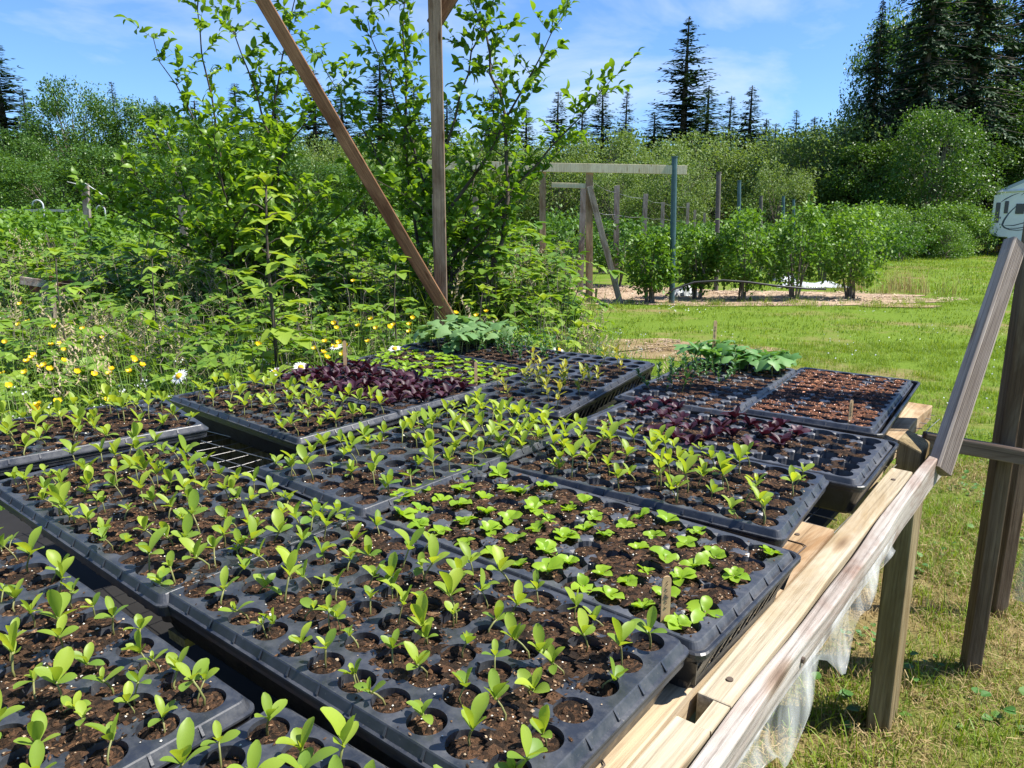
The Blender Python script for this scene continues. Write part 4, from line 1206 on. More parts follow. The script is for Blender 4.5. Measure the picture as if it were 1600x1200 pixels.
instancer('dark_undergrowth', Tb3, *joinp(
    scatter_pts((-4, .3, 2.4, 5.5), 5, lambda x, y: behind_bench(x + .2, y) and y > 3.0, seed=63, sc=(.6, 1.0), tilt=.25),
    scatter_pts((-10, .5, 5.5, 13), 5, behind_bench, seed=64, sc=(.9, 1.4), tilt=.25)), label='darker leafy weeds under the brambles')
instancer('seeding_grass', Ts1, *joinp(
    scatter_pts((-3.4, .8, 2.0, 5.2), 3.4, behind_bench, seed=27, sc=(.7, 1.0)),
    scatter_pts((-8, .6, 5.2, 11), 1.6, behind_bench, seed=28, sc=(.9, 1.3))), label='grasses gone to pale seed')
instancer('white_wildflowers', Tf1, *joinp(
    scatter_pts((-3.4, .7, 2.0, 5.2), 4.5, behind_bench, seed=29, sc=(.75, 1.1)),
    scatter_pts((-8, .6, 5.2, 10), 1.2, behind_bench, seed=30, sc=(1.0, 1.5))), label='frothy white wild flowers among the weeds')

# ------------------------------------------------------------------ buttercups and daisies (single plants)
def flower_plant(name, px, py, Y, kind, label, group, stemh=None):
    top = at(px, py, Y)
    e = empty(name, (top.x, top.y, 0))
    h = top.z
    st = MB(); bx, by = prng.uniform(-.05, .05), prng.uniform(-.05, .05)
    e.location = (top.x - bx, top.y - by, 0)
    st.tube([(0, 0, 0), (bx * .3, by * .3, h * .5), (bx, by, h)], [.0016, .0013, .001], 5, 0, True, .5)
    for k in range(2):
        V, Fs = blade(.05, .012, .3, .3, 0, 4)
        st.add(place(V, prng.uniform(0, 6.3), .8, (bx * .6, by * .6, h * prng.uniform(.45, .75))), Fs, 0, prng.random())
    st.build('stem', M['tall_grass'], e, True)
    tl = Matrix.Translation((bx, by, h)) @ Matrix.Rotation(prng.uniform(.1, .75), 4, 'X') @ Matrix.Rotation(prng.uniform(-.4, .6), 4, 'Y')
    fl = MB()
    if kind == 'b':
        for k in range(5):
            V, Fs = blade(.0185, .0185, .9, .3, 2, 4)
            fl.add([tuple(tl @ Vector(q)) for q in place(V, k * 1.2566, .30, (0, 0, 0))], Fs, 0, prng.random())
        fl.build('petals', M['yellow'], e, True)
    else:
        for k in range(22):
            V, Fs = blade(.029, .0066, -.3, .15, 0, 4)
            fl.add([tuple(tl @ Vector(q)) for q in place(V, k * 6.283 / 22 + prng.uniform(-.07, .07), prng.uniform(-.05, .2), (0, 0, 0))], Fs, 0, prng.random())
        fl.build('petals', M['white'], e, True)
        ey = MB(); n = 12
        V = [tuple(tl @ Vector((rr * math.cos(6.283 * k / n), rr * math.sin(6.283 * k / n), z))) for rr, z in ((.0115, .0012), (.0100, .0055), (.0055, .0085)) for k in range(n)] + [tuple(tl @ Vector((0, 0, .0092)))]
        Fs = [(q * n + k, q * n + (k + 1) % n, (q + 1) * n + (k + 1) % n, (q + 1) * n + k) for q in range(2) for k in range(n)] + [(2 * n + k, 2 * n + (k + 1) % n, 3 * n) for k in range(n)]
        ey.add(V, Fs); ey.build('eye', M['eye'], e, True)
    return tag(e, label, 'buttercup' if kind == 'b' else 'daisy', group)
bc = [(44, 503), (30, 508), (75, 511), (84, 512), (32, 476), (80, 540), (103, 543), (50, 560), (42, 566), (70, 572), (95, 538), (52, 556), (120, 582), (172, 585), (173, 578), (148, 586), (208, 561), (212, 565), (202, 582), (222, 572), (160, 530), (14, 604), (78, 578),
      (404, 539), (60, 634), (90, 630), (55, 640), (170, 627), (522, 506), (526, 514), (552, 440), (508, 535), (520, 543), (505, 552), (510, 560), (530, 536), (536, 554), (575, 535), (588, 514), (608, 512), (615, 509), (645, 498), (640, 508), (580, 500), (712, 490), (745, 494), (760, 488), (640, 519),
      (62, 575), (40, 583), (100, 565), (130, 515), (8, 536), (100, 548), (590, 450), (560, 510), (5, 585), (540, 541), (492, 546), (556, 488)]
for k, (x, y) in enumerate(bc):
    Yd = 2.55 + (620 - y) * .011 + prng.uniform(-.15, .15) if x < 300 else 3.1 + (560 - y) * .012 + prng.uniform(-.1, .1)
    if y > 620: Yd = 2.35
    flower_plant('buttercup', x, y, max(2.2, Yd), 'b', 'yellow buttercup in the rough grass behind the trays', 'buttercups behind the trays')
flower_plant('daisy', 280, 588, 2.22, 'd', 'largest white daisy, facing out behind the left tray corner', None)
flower_plant('daisy', 470, 574, 2.75, 'd', 'white daisy at the left end of the burgundy seedlings', None)
flower_plant('daisy', 430, 582, 2.65, 'd', 'half-hidden daisy among green seedlings beside the burgundy tray', None)
flower_plant('daisy', 617, 545, 3.0, 'd', 'white daisy beside the far small lettuce tray', None)
flower_plant('daisy', 525, 542, 3.1, 'd', 'white daisy among the buttercups behind the burgundy tray', None)
flower_plant('daisy', 873, 547, 3.2, 'd', 'small white daisy at the far corner of the half-empty tray', None)

# ------------------------------------------------------------------ timber structures
def beam(name, p, q, w, d, mat, parent=None, up=Vector((0, 1, 0)), bev=.003, ends=None):
    """rectangular timber from p to q; w across the view, d in depth"""
    p, q = Vector(p), Vector(q); z = (q - p); L_ = z.length; z.normalize()
    y = (up - z * up.dot(z)).normalized(); x = y.cross(z)
    X = Matrix(((x.x, y.x, z.x, p.x), (x.y, y.y, z.y, p.y), (x.z, y.z, z.z, p.z), (0, 0, 0, 1)))
    mb = MB(); n = 8
    for i in range(n + 1):
        t = i / n; wx = math.sin(t * 7 + L_ * 3) * w * .02
        mb.v += [(-w / 2 + wx, -d / 2, L_ * t), (w / 2 + wx, -d / 2, L_ * t), (w / 2 + wx, d / 2, L_ * t), (-w / 2 + wx, d / 2, L_ * t)]
        mb.r += [.5] * 4
    for i in range(n):
        for k in range(4): mb.f.append([i * 4 + k, i * 4 + (k + 1) % 4, i * 4 + 4 + (k + 1) % 4, i * 4 + 4 + k])
    mb.f += [[3, 2, 1, 0], [n * 4, n * 4 + 1, n * 4 + 2, n * 4 + 3]]; mb.m = [0] * len(mb.f)
    o = mb.build(name, M[mat] if isinstance(mat, str) else mat, None, bevel=bev)
    if parent is not None:
        o.parent = parent; o.matrix_parent_inverse = Matrix.Identity(4)
        o.matrix_local = parent.matrix_world.inverted() @ X if False else (Matrix.Translation(-Vector(parent.location)) @ X)
    else: o.matrix_world = X
    return o
# tall trellis behind the bench
Yt = 5.0
b0 = at(690, 495, Yt)
tr_ = empty('tall_trellis', (b0.x, Yt, 0))
beam('post', (b0.x + .005, Yt, -.02), at(673, -260, Yt), .080, .045, 'trellis_post', tr_)
beam('post', (b0.x - .03, Yt + .07, -.02), (b0.x - .03, Yt + .07, 1.3), .05, .045, 'grey_post', tr_)
beam('brace', at(703, 497, Yt - .06), at(405, -8, Yt - .06) + (at(405, -8, Yt - .06) - at(703, 497, Yt - .06)) * .5, .080, .040, 'brown_wood', tr_)
beam('brace', at(676, 40, Yt + .05), at(760, -90, Yt + .05), .09, .038, 'brown_wood', tr_)
tag(tr_, 'tall weathered post with a long brown diagonal brace standing behind the trays', 'trellis')

# pale gate frame out by the berry rows
Yg = 11.2
g0 = gp(925, 472)
gt = empty('timber_gate', (g0.x, Yg, 0))
beam('beam', at(655, 257, Yg), at(1073, 266, Yg), .125, .04, 'light_lumber', gt)
beam('short_beam', at(862, 289, Yg + .06), at(927, 291, Yg + .06), .07, .04, 'light_lumber', gt)
beam('gate_post', (at(921, 470, Yg).x, Yg + .06, -.02), at(921, 262, Yg + .06), .10, .06, 'gate_post', gt)
beam('gate_post', (at(848, 470, Yg).x, Yg + .06, -.02), at(848, 262, Yg + .06), .09, .06, 'gate_post', gt)
beam('rear_post', (at(906, 445, 13.0).x, 13.0, -.02), at(912, 292, 13.0), .10, .06, 'grey_post', gt)
beam('diagonal_brace', (at(969, 470, Yg).x, Yg - .02, .0), at(921, 291, Yg - .02), .085, .035, 'grey_post', gt)
beam('metal_upright', (at(933, 470, Yg).x - .02, Yg - .02, -.02), (at(933, 470, Yg).x - .02, Yg - .02, .22), .03, .03, 'dark_post', gt)
tag(gt, 'pale lumber gate frame with a diagonal brace in front of the berry bushes', 'gate')

M['steel_post'] = plain_mat('blue_green_steel_post', (0.06, 0.11, 0.12), 0.5, 0.3, 8, .3)
M['dark_steel'] = plain_mat('dark_wood_stake', (0.10, 0.09, 0.08), 0.8, 0, 8, .4)
def pole(name, px, ytop, ybase, Y, w, mat, label, cat='post', group=None, round_=True, pxt=None):
    b = at(px, ybase, Y); t = at(pxt if pxt is not None else px, ytop, Y)
    if round_:
        mb = MB(); mb.tube([(0, 0, -.02), (t.x - b.x, 0, t.z)], w / 2, 10)
        mb.tube([(t.x - b.x, 0, t.z), (t.x - b.x, 0, t.z + .015)], w / 2 * 1.15, 10)
        o = mb.build(name, M[mat]); o.location = (b.x, Y, 0)
    else:
        o = beam(name, (b.x, Y, -.02), t, w, w * .6, mat)
    return tag(o, label, cat, group)
pole('steel_post', 1050, 246, 465, 11.2, .085, 'steel_post', 'thick blue-green pipe post carrying the right end of the pale beam', round_=True, pxt=1054)
pole('fence_post', 962, 290, 440, 14.5, .10, 'grey_post', 'grey wooden post just right of the gate brace', round_=False, pxt=964)
pole('fence_post', 1003, 303, 430, 17, .10, 'grey_post', 'grey wooden post behind the first berry bush', round_=False, pxt=1009)
pole('fence_post', 1032, 316, 425, 20, .09, 'grey_post', 'thin grey post left of the blue-green pipe', round_=False, pxt=1036)
pole('stake', 1120, 270, 430, 13.5, .085, 'dark_steel', 'dark upright stake between the first two berry bushes', round_=True, pxt=1123)
pole('steel_post', 1155, 283, 425, 16, .08, 'steel_post', 'blue-green post left of the widest berry bush')
pole('stake', 1189, 307, 415, 20, .09, 'dark_steel', 'short dark stake above the widest berry bush')
pole('steel_post', 1224, 307, 415, 21, .085, 'steel_post', 'blue-green post above the fourth berry bush')
pole('steel_post', 1240, 312, 415, 24, .085, 'steel_post', 'thinner blue-green post behind the fourth berry bush')
pole('steel_post', 1266, 328, 410, 29, .09, 'steel_post', 'small distant blue-green post left of the last two')
pole('steel_post', 1283, 326, 410, 31, .09, 'steel_post', 'farthest blue-green post near the hedge')
for k, (x, y) in enumerate(((1072, 317), (1083, 328), (1098, 333))):
    pole('fence_post', x, y, 415, 24 + 3 * k, .09, 'grey_post', ('leaning thin grey post behind the blue-green pipe', 'second of the three distant thin grey posts', 'shortest of the three distant thin grey posts')[k], round_=False, pxt=x + 3)
# wires strung from post to post along the berry rows
mb = MB()
for zt in (1.75, 1.35):
    pts = [at(925, 300, 11.3), at(963, 292, 14.5), at(1006, 305, 17), at(1034, 318, 20), at(1072, 325, 24)]
    for a, c in zip(pts[:-1], pts[1:]):
        a = Vector((a.x, a.y, zt)); c = Vector((c.x, c.y, zt))
        mb.tube([a, (a + c) / 2 - Vector((0, 0, .03)), c], .004, 4, cap=False)
tag(mb.build('trellis_wire', M['wire']), 'thin wires strung along the grey posts over the berry rows', 'wire')

# left meadow: posts, hooked pole ends, guard rail
o = pole('fence_post', 138, 287, 410, 9.0, .075, 'grey_post', 'grey fence post with a strip of film tied across its top', round_=False, pxt=133)
tp_ = MB(); c = at(135, 288, 8.95)
tp_.tube([c + Vector((-.22, 0, .03)), c + Vector((-.1, 0, .0)), c + Vector((0, -.02, .01)), c + Vector((.12, 0, -.08)), c + Vector((.26, -.02, -.17))], [.002, .006, .004, .007, .002], 6)
tag(tp_.build('film_strip', M['white']), 'pale strip of film tied over the top of the left fence post', 'film strip')
pole('fence_post', 290, 292, 440, 7.5, .07, 'grey_post', 'weathered post half hidden in the left young tree', round_=False, pxt=283)
pole('fence_post', 743, 300, 440, 9.5, .07, 'grey_post', 'weathered post half hidden behind the right young tree', round_=False)
M['fabric'] = plain_mat('grey_landscape_fabric', (0.42, 0.44, 0.45), .55, 0, 9, .25)
def cane(px, ytop, Y, label):
    b = at(px, ytop, Y); mb = MB(); h = b.z
    mb.tube([(0, 0, 0), (0, 0, h - .12)] + [(.09 * (1 - math.cos(a)) - .0, 0, h - .12 + .09 * math.sin(a)) for a in np.linspace(.3, math.pi, 8)], .014, 8)
    o = mb.build('hooked_pipe', M['fabric'], smooth=True); o.location = (b.x, Y, 0); o.rotation_euler = (0, 0, math.pi)
    tag(o, label, 'pipe')
cane(66, 310, 13, 'nearer white hooked pipe beside the guard rail'); cane(163, 319, 16, 'smaller white hooked pipe right of the fence post')
gr = empty('guard_rail', (at(60, 330, 22).x, 22, 0))
r0, r1 = at(-60, 329, 22), at(118, 329, 22)
beam('rail', r0, r1, .07, .05, M['wire'], gr); beam('rail', r0 - Vector((0, 0, .35)), r1 - Vector((0, 0, .35)), .10, .05, M['wire'], gr)
for k in range(4):
    q = r0.lerp(r1, k / 3); beam('support', (q.x, 22.05, 0), (q.x, 22.05, q.z + .05), .1, .08, 'grey_post', gr)
tag(gr, 'low grey metal guard rail at the edge of the left meadow', 'guard rail')
# rubble pile at the left
rb = empty('rubble_pile', (at(70, 430, 5.5).x, 5.5, 0))
M['rusty'] = plain_mat('rusty_board', (0.20, 0.075, 0.04), .85, 0, 12, .5)
for k in range(7):
    p = at(50 + k * 15, 440 + (k % 3) * 10, 5.7 + .05 * k)
    a = prng.uniform(-.5, .5)
    beam('board', p - Vector((.09, 0, .05 * a)), p + Vector((.13 * math.cos(a), .06, .15 * math.sin(a))), .06, .02, 'rusty' if k % 2 else 'grey_wood', rb)
beam('pile_support', Vector((rb.location.x, 5.5, 0)), at(75, 450, 5.5), .06, .06, 'grey_post', rb)
tag(rb, 'heap of rusty and grey boards overgrown by brambles at the far left', 'rubble pile')

# ------------------------------------------------------------------ frame on the right
pf = empty('post_structure', (gp(1515, 1050).x, gp(1515, 1050).y, 0))
pb = gp(1514, 1050); Yp = pb.y
topp = at(1512, 1050, Yp)
beam('post', (pb.x, Yp, -.02), (pb.x + .02, Yp, 2.4), .034, .062, 'dark_post', pf, up=Vector((.35, 1, 0)))
p2 = gp(1556, 962); beam('rear_post', (p2.x, p2.y, -.02), (p2.x + .02, p2.y, 1.9), .036, .04, 'dark_post', pf)
cb0 = at(1440, 672, Yp - .02); cb1 = at(1640, 709, Yp - .085)
beam('cross_rail', Vector((cb0.x, Yp - .03, cb0.z)) - Vector((0, 0, .018)), cb1 - Vector((0, 0, .018)), .034, .03, 'trellis_post', pf)
tag(pf, 'dark brown wooden post frame at the right edge, beside the bench', 'posts')
# ribbed grey batten leaning from the bench up to the post
def ribbed(name, p, q, w, d, mat):
    p, q = Vector(p), Vector(q); z = q - p; L_ = z.length; z.normalize()
    up = Vector((.30, -1, .12)); y = (up - z * up.dot(z)).normalized(); x = y.cross(z)
    X = Matrix(((x.x, y.x, z.x, p.x), (x.y, y.y, z.y, p.y), (x.z, y.z, z.z, p.z), (0, 0, 0, 1)))
    prof = [(-w / 2, -d / 2), (w / 2, -d / 2), (w / 2, d / 2 - .004), (w / 2 - .003, d / 2)]
    n = 8; a = w * .74 / n; x0 = w / 2 - .003
    for k in range(n):
        xs = x0 - .002 - k * a
        prof += [(xs, d / 2), (xs - a * .3, d / 2 - .0024), (xs - a * .6, d / 2 - .0024), (xs - a * .8, d / 2)]
    prof += [(-w / 2 + .003, d / 2), (-w / 2, d / 2 - .004)]
    k_ = len(prof)
    mb = MB(); mb.add([(a_, b_, 0) for a_, b_ in prof] + [(a_, b_, L_) for a_, b_ in prof], [(i, (i + 1) % k_, (i + 1) % k_ + k_, i + k_) for i in range(k_)] + [list(range(k_))[::-1], list(range(k_, 2 * k_))])
    o = mb.build(name, M[mat]); o.matrix_world = X
    return o
M['grey_batten'] = wood_mat('silver_grey_batten', (0.42, 0.37, 0.32), (0.22, 0.18, 0.15), 40, 2, .85, (.75, .7, .66), .3)
bt = ribbed('ribbed_board', at(1468, 736, 1.39), at(1587, 380, 1.63), .041, .026, 'grey_batten')
tag(bt, 'silver grey grooved deck board leaning between bench corner and side post', 'board')
# plastic wrapped pale stake at the right edge
t0, t1 = at(1584, 560, Yp + .0), at(1580, 905, Yp + .0)
pw_ = empty('wrapped_stake', (t1.x, Yp, t1.z))
beam('stake', Vector((t1.x + .01, Yp - .06, t1.z + .02)), Vector((t1.x + .06, Yp - .06, 1.9)), .03, .03, 'rail', pw_)
V = []; Fs = []; nn = 18; mm_ = 26
for i in range(mm_ + 1):
    t = i / mm_; z = t1.z - .02 + 1.35 * t
    for k in range(nn + 1):
        a = math.pi * 1.25 * k / nn + 2.9
        rr = .036 + .003 * math.sin(z * 30 + k) + .002 * math.sin(k * 1.7)
        zz = z - (.055 * max(0, math.sin(a * 1.3 + 1.0)) if i == 0 else 0)
        V.append((t1.x + .012 + .05 * (z - t1.z) / 1.3 + rr * math.cos(a) * 1.1, Yp - .06 + rr * math.sin(a), zz))
for i in range(mm_):
    for k in range(nn): a = i * (nn + 1) + k; Fs.append((a, a + 1, a + nn + 2, a + nn + 1))
cv = mk('film_cover', V, Fs, M['film'], smooth=True); cv.parent = pw_; cv.matrix_local = Matrix.Translation(-Vector(pw_.location))
cv.modifiers.new('thickness', 'SOLIDIFY').thickness = .0006
tag(pw_, 'pale stake wrapped in cloudy plastic film at the right edge', 'wrapped stake')
# ------------------------------------------------------------------ young leafy trees near the bench
def grow_tree(name, base, shoots, label, leafmat, leaf=.075, seed=0, dens=1.0, barkm='bark', cat='tree', group=None, side=(.12, .42), trunkr=.03):
    r = random.Random(seed)
    root = empty(name, base); tb = MB(); LP = []; LD = []; LS = []
    def leaf_at(p, d, s):
        LP.append(p); LD.append(d); LS.append(s)
    def twig(p, d, L_, rad, lvl):
        n = max(3, int(L_ / .05)); pts = [p]; dd = d.normalized()
        for k in range(n):
            dd = (dd + Vector((r.gauss(0, .09), r.gauss(0, .09), r.gauss(.05, .07)))).normalized()
            pts.append(pts[-1] + dd * (L_ / n))
        tb.tube(pts, [rad * (1 - .75 * k / n) for k in range(n + 1)], 5 if rad > .006 else 4, 0, False)
        return pts
    for (p0, p1, rad) in shoots:
        p0, p1 = Vector(p0) - Vector(base), Vector(p1) - Vector(base)
        L_ = (p1 - p0).length; n = max(6, int(L_ / .14)); pts = []
        bow = Vector((r.gauss(0, .06), r.gauss(0, .06), 0)) * L_
        for k in range(n + 1):
            t = k / n
            pts.append(p0.lerp(p1, t) + bow * math.sin(math.pi * t) + Vector((r.gauss(0, .012), r.gauss(0, .012), 0)))
        tb.tube(pts, [max(.0025, .72 * rad * (1 - .85 * k / n)) for k in range(n + 1)], 7, 0, False)
        for k in range(1, n + 1):
            t = k / n
            nb = int(dens * r.uniform(1.0, 2.8)) if t > .12 else 0
            for _ in range(nb):
                a = r.uniform(0, 6.28); el = r.uniform(.1, 1.0)
                d = Vector((math.cos(a) * math.cos(el), math.sin(a) * math.cos(el), math.sin(el)))
                l2 = r.uniform(*side) * (1.1 - .45 * t)
                q = twig(pts[k], d, l2, max(.002, rad * .22 * (1.1 - t)), 1)
                m_ = max(3, int(l2 / .032))
                for s in range(m_):
                    u = (s + r.uniform(.2, .9)) / m_
                    if u < .15: continue
                    i_ = min(len(q) - 2, int(u * (len(q) - 1))); pp = q[i_].lerp(q[i_ + 1], u * (len(q) - 1) - i_)
                    ax = (q[i_ + 1] - q[i_]).normalized()
                    for _2 in range(r.choice((1, 2, 2))):
                        dv = (ax * .6 + Vector((r.gauss(0, .6), r.gauss(0, .6), r.gauss(-.05, .45)))).normalized()
                        leaf_at(pp, dv, leaf * r.uniform(.6, 1.25))
            for _ in range(2 if t > .5 else 1):
                dv = Vector((r.gauss(0, 1), r.gauss(0, 1), r.gauss(.5, .4))).normalized()
                leaf_at(pts[k], dv, leaf * r.uniform(.5, 1))
    tb.build('trunk', M[barkm], root, True)
    n = len(LP); Dv = np.array(LD); upv = np.array([(0, 0, 1)] * n) + rng.normal(0, .45, (n, 3))
    Xv = np.cross(Dv, upv); Xv /= np.linalg.norm(Xv, axis=1, keepdims=True); Zv = np.cross(Xv, Dv)
    Rm = np.stack([Xv, Dv, Zv], -1)
    nv = 5
    seg = np.linspace(0, 1, nv); tv = []
    for t in seg:
        w = .27 * math.sin(math.pi * (.06 + .92 * t ** .85)) ** .8; z = .10 * math.sin(t * 3.1) - .16 * t * t
        tv += [(-w, t, z + .25 * w), (0, t, z), (w, t, z + .25 * w)]
    tf = []
    for i in range(nv - 1): a = i * 3; tf += [(a, a + 1, a + 4, a + 3), (a + 1, a + 2, a + 5, a + 4)]
    leaf_cloud('crown', np.array(LP), Rm, np.array(LS), M[leafmat], root, np.array(tv), np.array(tf))
    return tag(root, label, cat, group)
Y1 = 6.0
def P3(px, py, Y): return tuple(at(px, py, Y))
def G3(px, Y): return (at(px, 400, Y).x, Y, 0)
b1 = G3(400, Y1)
grow_tree('young_tree', b1, [
    (b1, P3(352, 20, Y1), .030), (b1, P3(300, -60, Y1 - .3), .024), (b1, P3(470, -40, Y1 + .2), .026),
    (P3(390, 430, Y1), P3(235, 60, Y1 - .4), .020), (P3(380, 420, Y1), P3(190, 250, Y1 + .1), .018), (P3(400, 420, Y1), P3(540, 120, Y1 + .3), .020),
    (P3(400, 440, Y1), P3(125, 300, Y1 - .2), .016), (P3(380, 400, Y1), P3(330, 180, Y1 - .7), .018), (P3(420, 420, Y1), P3(590, 260, Y1 + .1), .016),
    (P3(400, 430, Y1), P3(430, 150, Y1 + .5), .018), (P3(360, 420, Y1), P3(255, 200, Y1 + .6), .018), (P3(360, 430, Y1), P3(420, 250, Y1 - .8), .014), (P3(400, 450, Y1), P3(500, 300, Y1 - .4), .014), (P3(370, 450, Y1), P3(300, 330, Y1 - .5), .014)],
    'young broad-leaved tree left of the diagonal brace, sky showing through its top', 'tree_leaf', .074, 1, 2.15)
Y2 = 5.6
b2_ = G3(705, Y2)
grow_tree('young_tree', b2_, [
    (b2_, P3(703, -80, Y2 + .2), .034), (b2_, P3(640, -60, Y2 + .3), .026), (b2_, P3(800, -60, Y2 + .1), .026),
    (P3(705, 400, Y2), P3(955, 125, Y2), .020), (P3(700, 330, Y2), P3(880, 20, Y2 - .2), .020), (P3(705, 420, Y2), P3(570, 30, Y2 + .4), .022),
    (P3(705, 420, Y2), P3(500, 90, Y2 + .3), .018), (P3(710, 430, Y2), P3(880, 230, Y2 + .3), .016), (P3(705, 420, Y2), P3(590, 280, Y2 - .2), .016),
    (P3(705, 440, Y2), P3(760, 200, Y2 + .5), .016), (P3(700, 440, Y2), P3(640, 200, Y2 + .6), .016), (P3(710, 440, Y2), P3(800, 300, Y2 - .2), .014), (P3(705, 450, Y2), P3(560, 380, Y2 + .3), .014)],
    'young broad-leaved tree behind the upright post, its right shoots reaching over the gate frame', 'tree_leaf', .072, 2, 2.1)

# single tall bramble cane and a small shoot by the lawn
def cane_plant(name, px, ytop, Y, label, S_=.12, seed=0, n=9, mat='bright_leaf', stem='bark', r0=.012, low=.35):
    r = random.Random(seed); t = at(px, ytop, Y); h = t.z
    e = empty(name, (t.x - .03, Y, 0)); st = MB(); fo = MB()
    fn = lambda u: Vector((.03 * u + .012 * math.sin(u * 6), .01 * math.sin(u * 4), h * u))
    st.tube([fn(u) for u in np.linspace(0, 1, 12)], [r0 * (1 - .7 * u) for u in np.linspace(0, 1, 12)], 8, 0, True)
    for k in range(n):
        u = low + (1 - low) * k / (n - 1); a = k * 2.399 + 1; p = fn(u); L2 = S_ * .9 * (1.1 - .5 * u)
        q = p + Vector((math.cos(a), math.sin(a), .45)) * L2
        st.tube([p, (p + q) / 2 + Vector((0, 0, .01)), q], r0 * .22, 5, 0, False)
        rn = min(1, .25 + .8 * u * r.uniform(.7, 1.1)); s = S_ * (1.15 - .45 * u) * r.uniform(.85, 1.1)
        for d in (-1.2, 0, 1.2):
            V, Fs = bramble_leaflet(s * (1.0 if d == 0 else .85), r); fo.add(place(V, a - 1.57 + d, r.uniform(-.35, .25), q), Fs, 0, rn)
    for k in range(4):
        V, Fs = bramble_leaflet(S_ * .6, r); fo.add(place(V, k * 1.6, 1.0, fn(1)), Fs, 0, 1)
    st.build('stem', M[stem], e, True); fo.build('foliage', M[mat], e, True)
    return tag(e, label, 'bramble')
cane_plant('bramble_cane', 418, 290, 3.5, 'tall single bramble cane with big yellow-green leaves before the left young tree', .125, 3, 26, low=.25, r0=.014)
cane_plant('bramble_cane', 755, 455, 3.7, 'bramble shoot with bright leaves right of the trellis post', .08, 5, 8, r0=.006)
cane_plant('bramble_cane', 905, 512, 3.5, 'yellow-green bramble shoot at the edge of the bare patch', .085, 6, 6, r0=.006)
cane_plant('bramble_cane', 850, 470, 3.9, 'leafy bramble shoot between the squash plants and the lawn', .09, 7, 9, r0=.006)
cane_plant('bramble_cane', 620, 410, 4.0, 'bramble with hanging leaves in the gap left of the trellis foot', .10, 8, 9, r0=.008, mat='bramble')
cane_plant('bramble_cane', 240, 400, 3.8, 'low bramble cane below the left young tree', .09, 9, 9, r0=.008, mat='bramble')
cane_plant('bramble_cane', 90, 400, 3.6, 'bramble cane in front of the overgrown rubble', .09, 10, 8, r0=.007, mat='bramble')

# ------------------------------------------------------------------ berry bushes
def bush(name, base, w, h, label, seed, n=2600, leaf=.05, group=None, mat='bush_leaf', stems=8, cat='bush', low=.28):
    r = random.Random(seed); g = np.random.default_rng(seed)
    e = empty(name, base); st = MB()
    for k in range(stems):
        a = 6.28 * k / stems + r.uniform(-.3, .3); rr = w * .5 * r.uniform(.25, .75)
        top = Vector((rr * math.cos(a), rr * math.sin(a), h * r.uniform(.65, .92)))
        st.tube([(.06 * math.cos(a), .06 * math.sin(a), 0), top * .35 + Vector((r.gauss(0, .04), r.gauss(0, .04), .05 * h)), top * .7, top], [.016, .013, .009, .004], 6, 0, False)
    st.build('stem', M['bark_pale'], e, True)
    # leaf clusters on shoots over an uneven dome
    nc = 70; C = []
    for _ in range(nc):
        a = g.uniform(0, 6.28); v = g.uniform(0, 1); rad = (.45 + .55 * math.sqrt(g.random()))
        prof = math.sin(math.pi * (.16 + .70 * v)) ** .7
        C.append((w * .5 * rad * prof * math.cos(a) * g.uniform(.85, 1.15), w * .5 * rad * prof * math.sin(a), h * (low + (1.02 - low) * v) * g.uniform(.92, 1.08)))
    C = np.array(C); idx = g.integers(0, nc, n)
    Pp = C[idx] + g.normal(0, 1, (n, 3)) * np.array([.07, .07, .065]) * (h / 1.2)
    Pp[:, 2] = np.maximum(Pp[:, 2], .08)
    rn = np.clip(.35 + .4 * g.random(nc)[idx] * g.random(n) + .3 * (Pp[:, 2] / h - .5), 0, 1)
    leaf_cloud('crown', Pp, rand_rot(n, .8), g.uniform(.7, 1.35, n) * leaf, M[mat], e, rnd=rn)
    return tag(e, label, cat, group)
rowlab = ['first rounded berry bush beside the blue-green pipe post', 'small berry bush with a leaning stem, second from the pipe post', 'berry bush with bare lower stems behind the hose', 'widest and tallest berry bush in the front row', 'last berry bush at the right end of the mulch bed']
for k, (px, Yb, w, h) in enumerate(((1016, 11.3, .74, .98), (1090, 11.9, .60, 1.05), (1160, 11.7, .80, 1.28), (1242, 11.9, .95, 1.34), (1330, 12.0, .90, 1.30))):
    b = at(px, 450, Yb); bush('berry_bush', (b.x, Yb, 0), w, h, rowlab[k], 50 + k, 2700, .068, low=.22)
k = 0
for (px, Yb, w, h) in ((865, 13.2, 1.2, 1.35), (800, 13.5, 1.2, 1.4), (735, 13.4, 1.1, 1.3), (965, 14.6, 1.3, 1.35), (1060, 16.0, 1.1, 1.2), (1135, 16.2, 1.1, 1.2), (1205, 16.5, 1.1, 1.2), (1285, 16.6, 1.1, 1.2),
                       (880, 16.8, 1.4, 1.5), (940, 19, 1.5, 1.25), (1010, 20, 1.5, 1.25), (1080, 20, 1.5, 1.25), (1150, 20, 1.5, 1.25), (1230, 20.5, 1.6, 1.25), (1310, 21, 1.6, 1.25), (1370, 22, 1.7, 1.25),
                       (660, 16, 1.4, 1.3), (590, 16, 1.4, 1.3), (1405, 27, 2.2, 1.40), (1340, 27, 2.2, 1.40), (1260, 28, 2.4, 1.40), (1180, 28, 2.4, 1.40), (1100, 28, 2.4, 1.40), (1030, 28, 2.4, 1.40)):
    b = at(px, 430, Yb); bush('berry_bush', (b.x, Yb, 0), w * .9, h * .88, 'green berry bush in the rows behind the front bushes', 70 + k, 1500, .066 + .0012 * Yb, 'berry bushes in the back rows', mat='berry_back_shaded'); k += 1
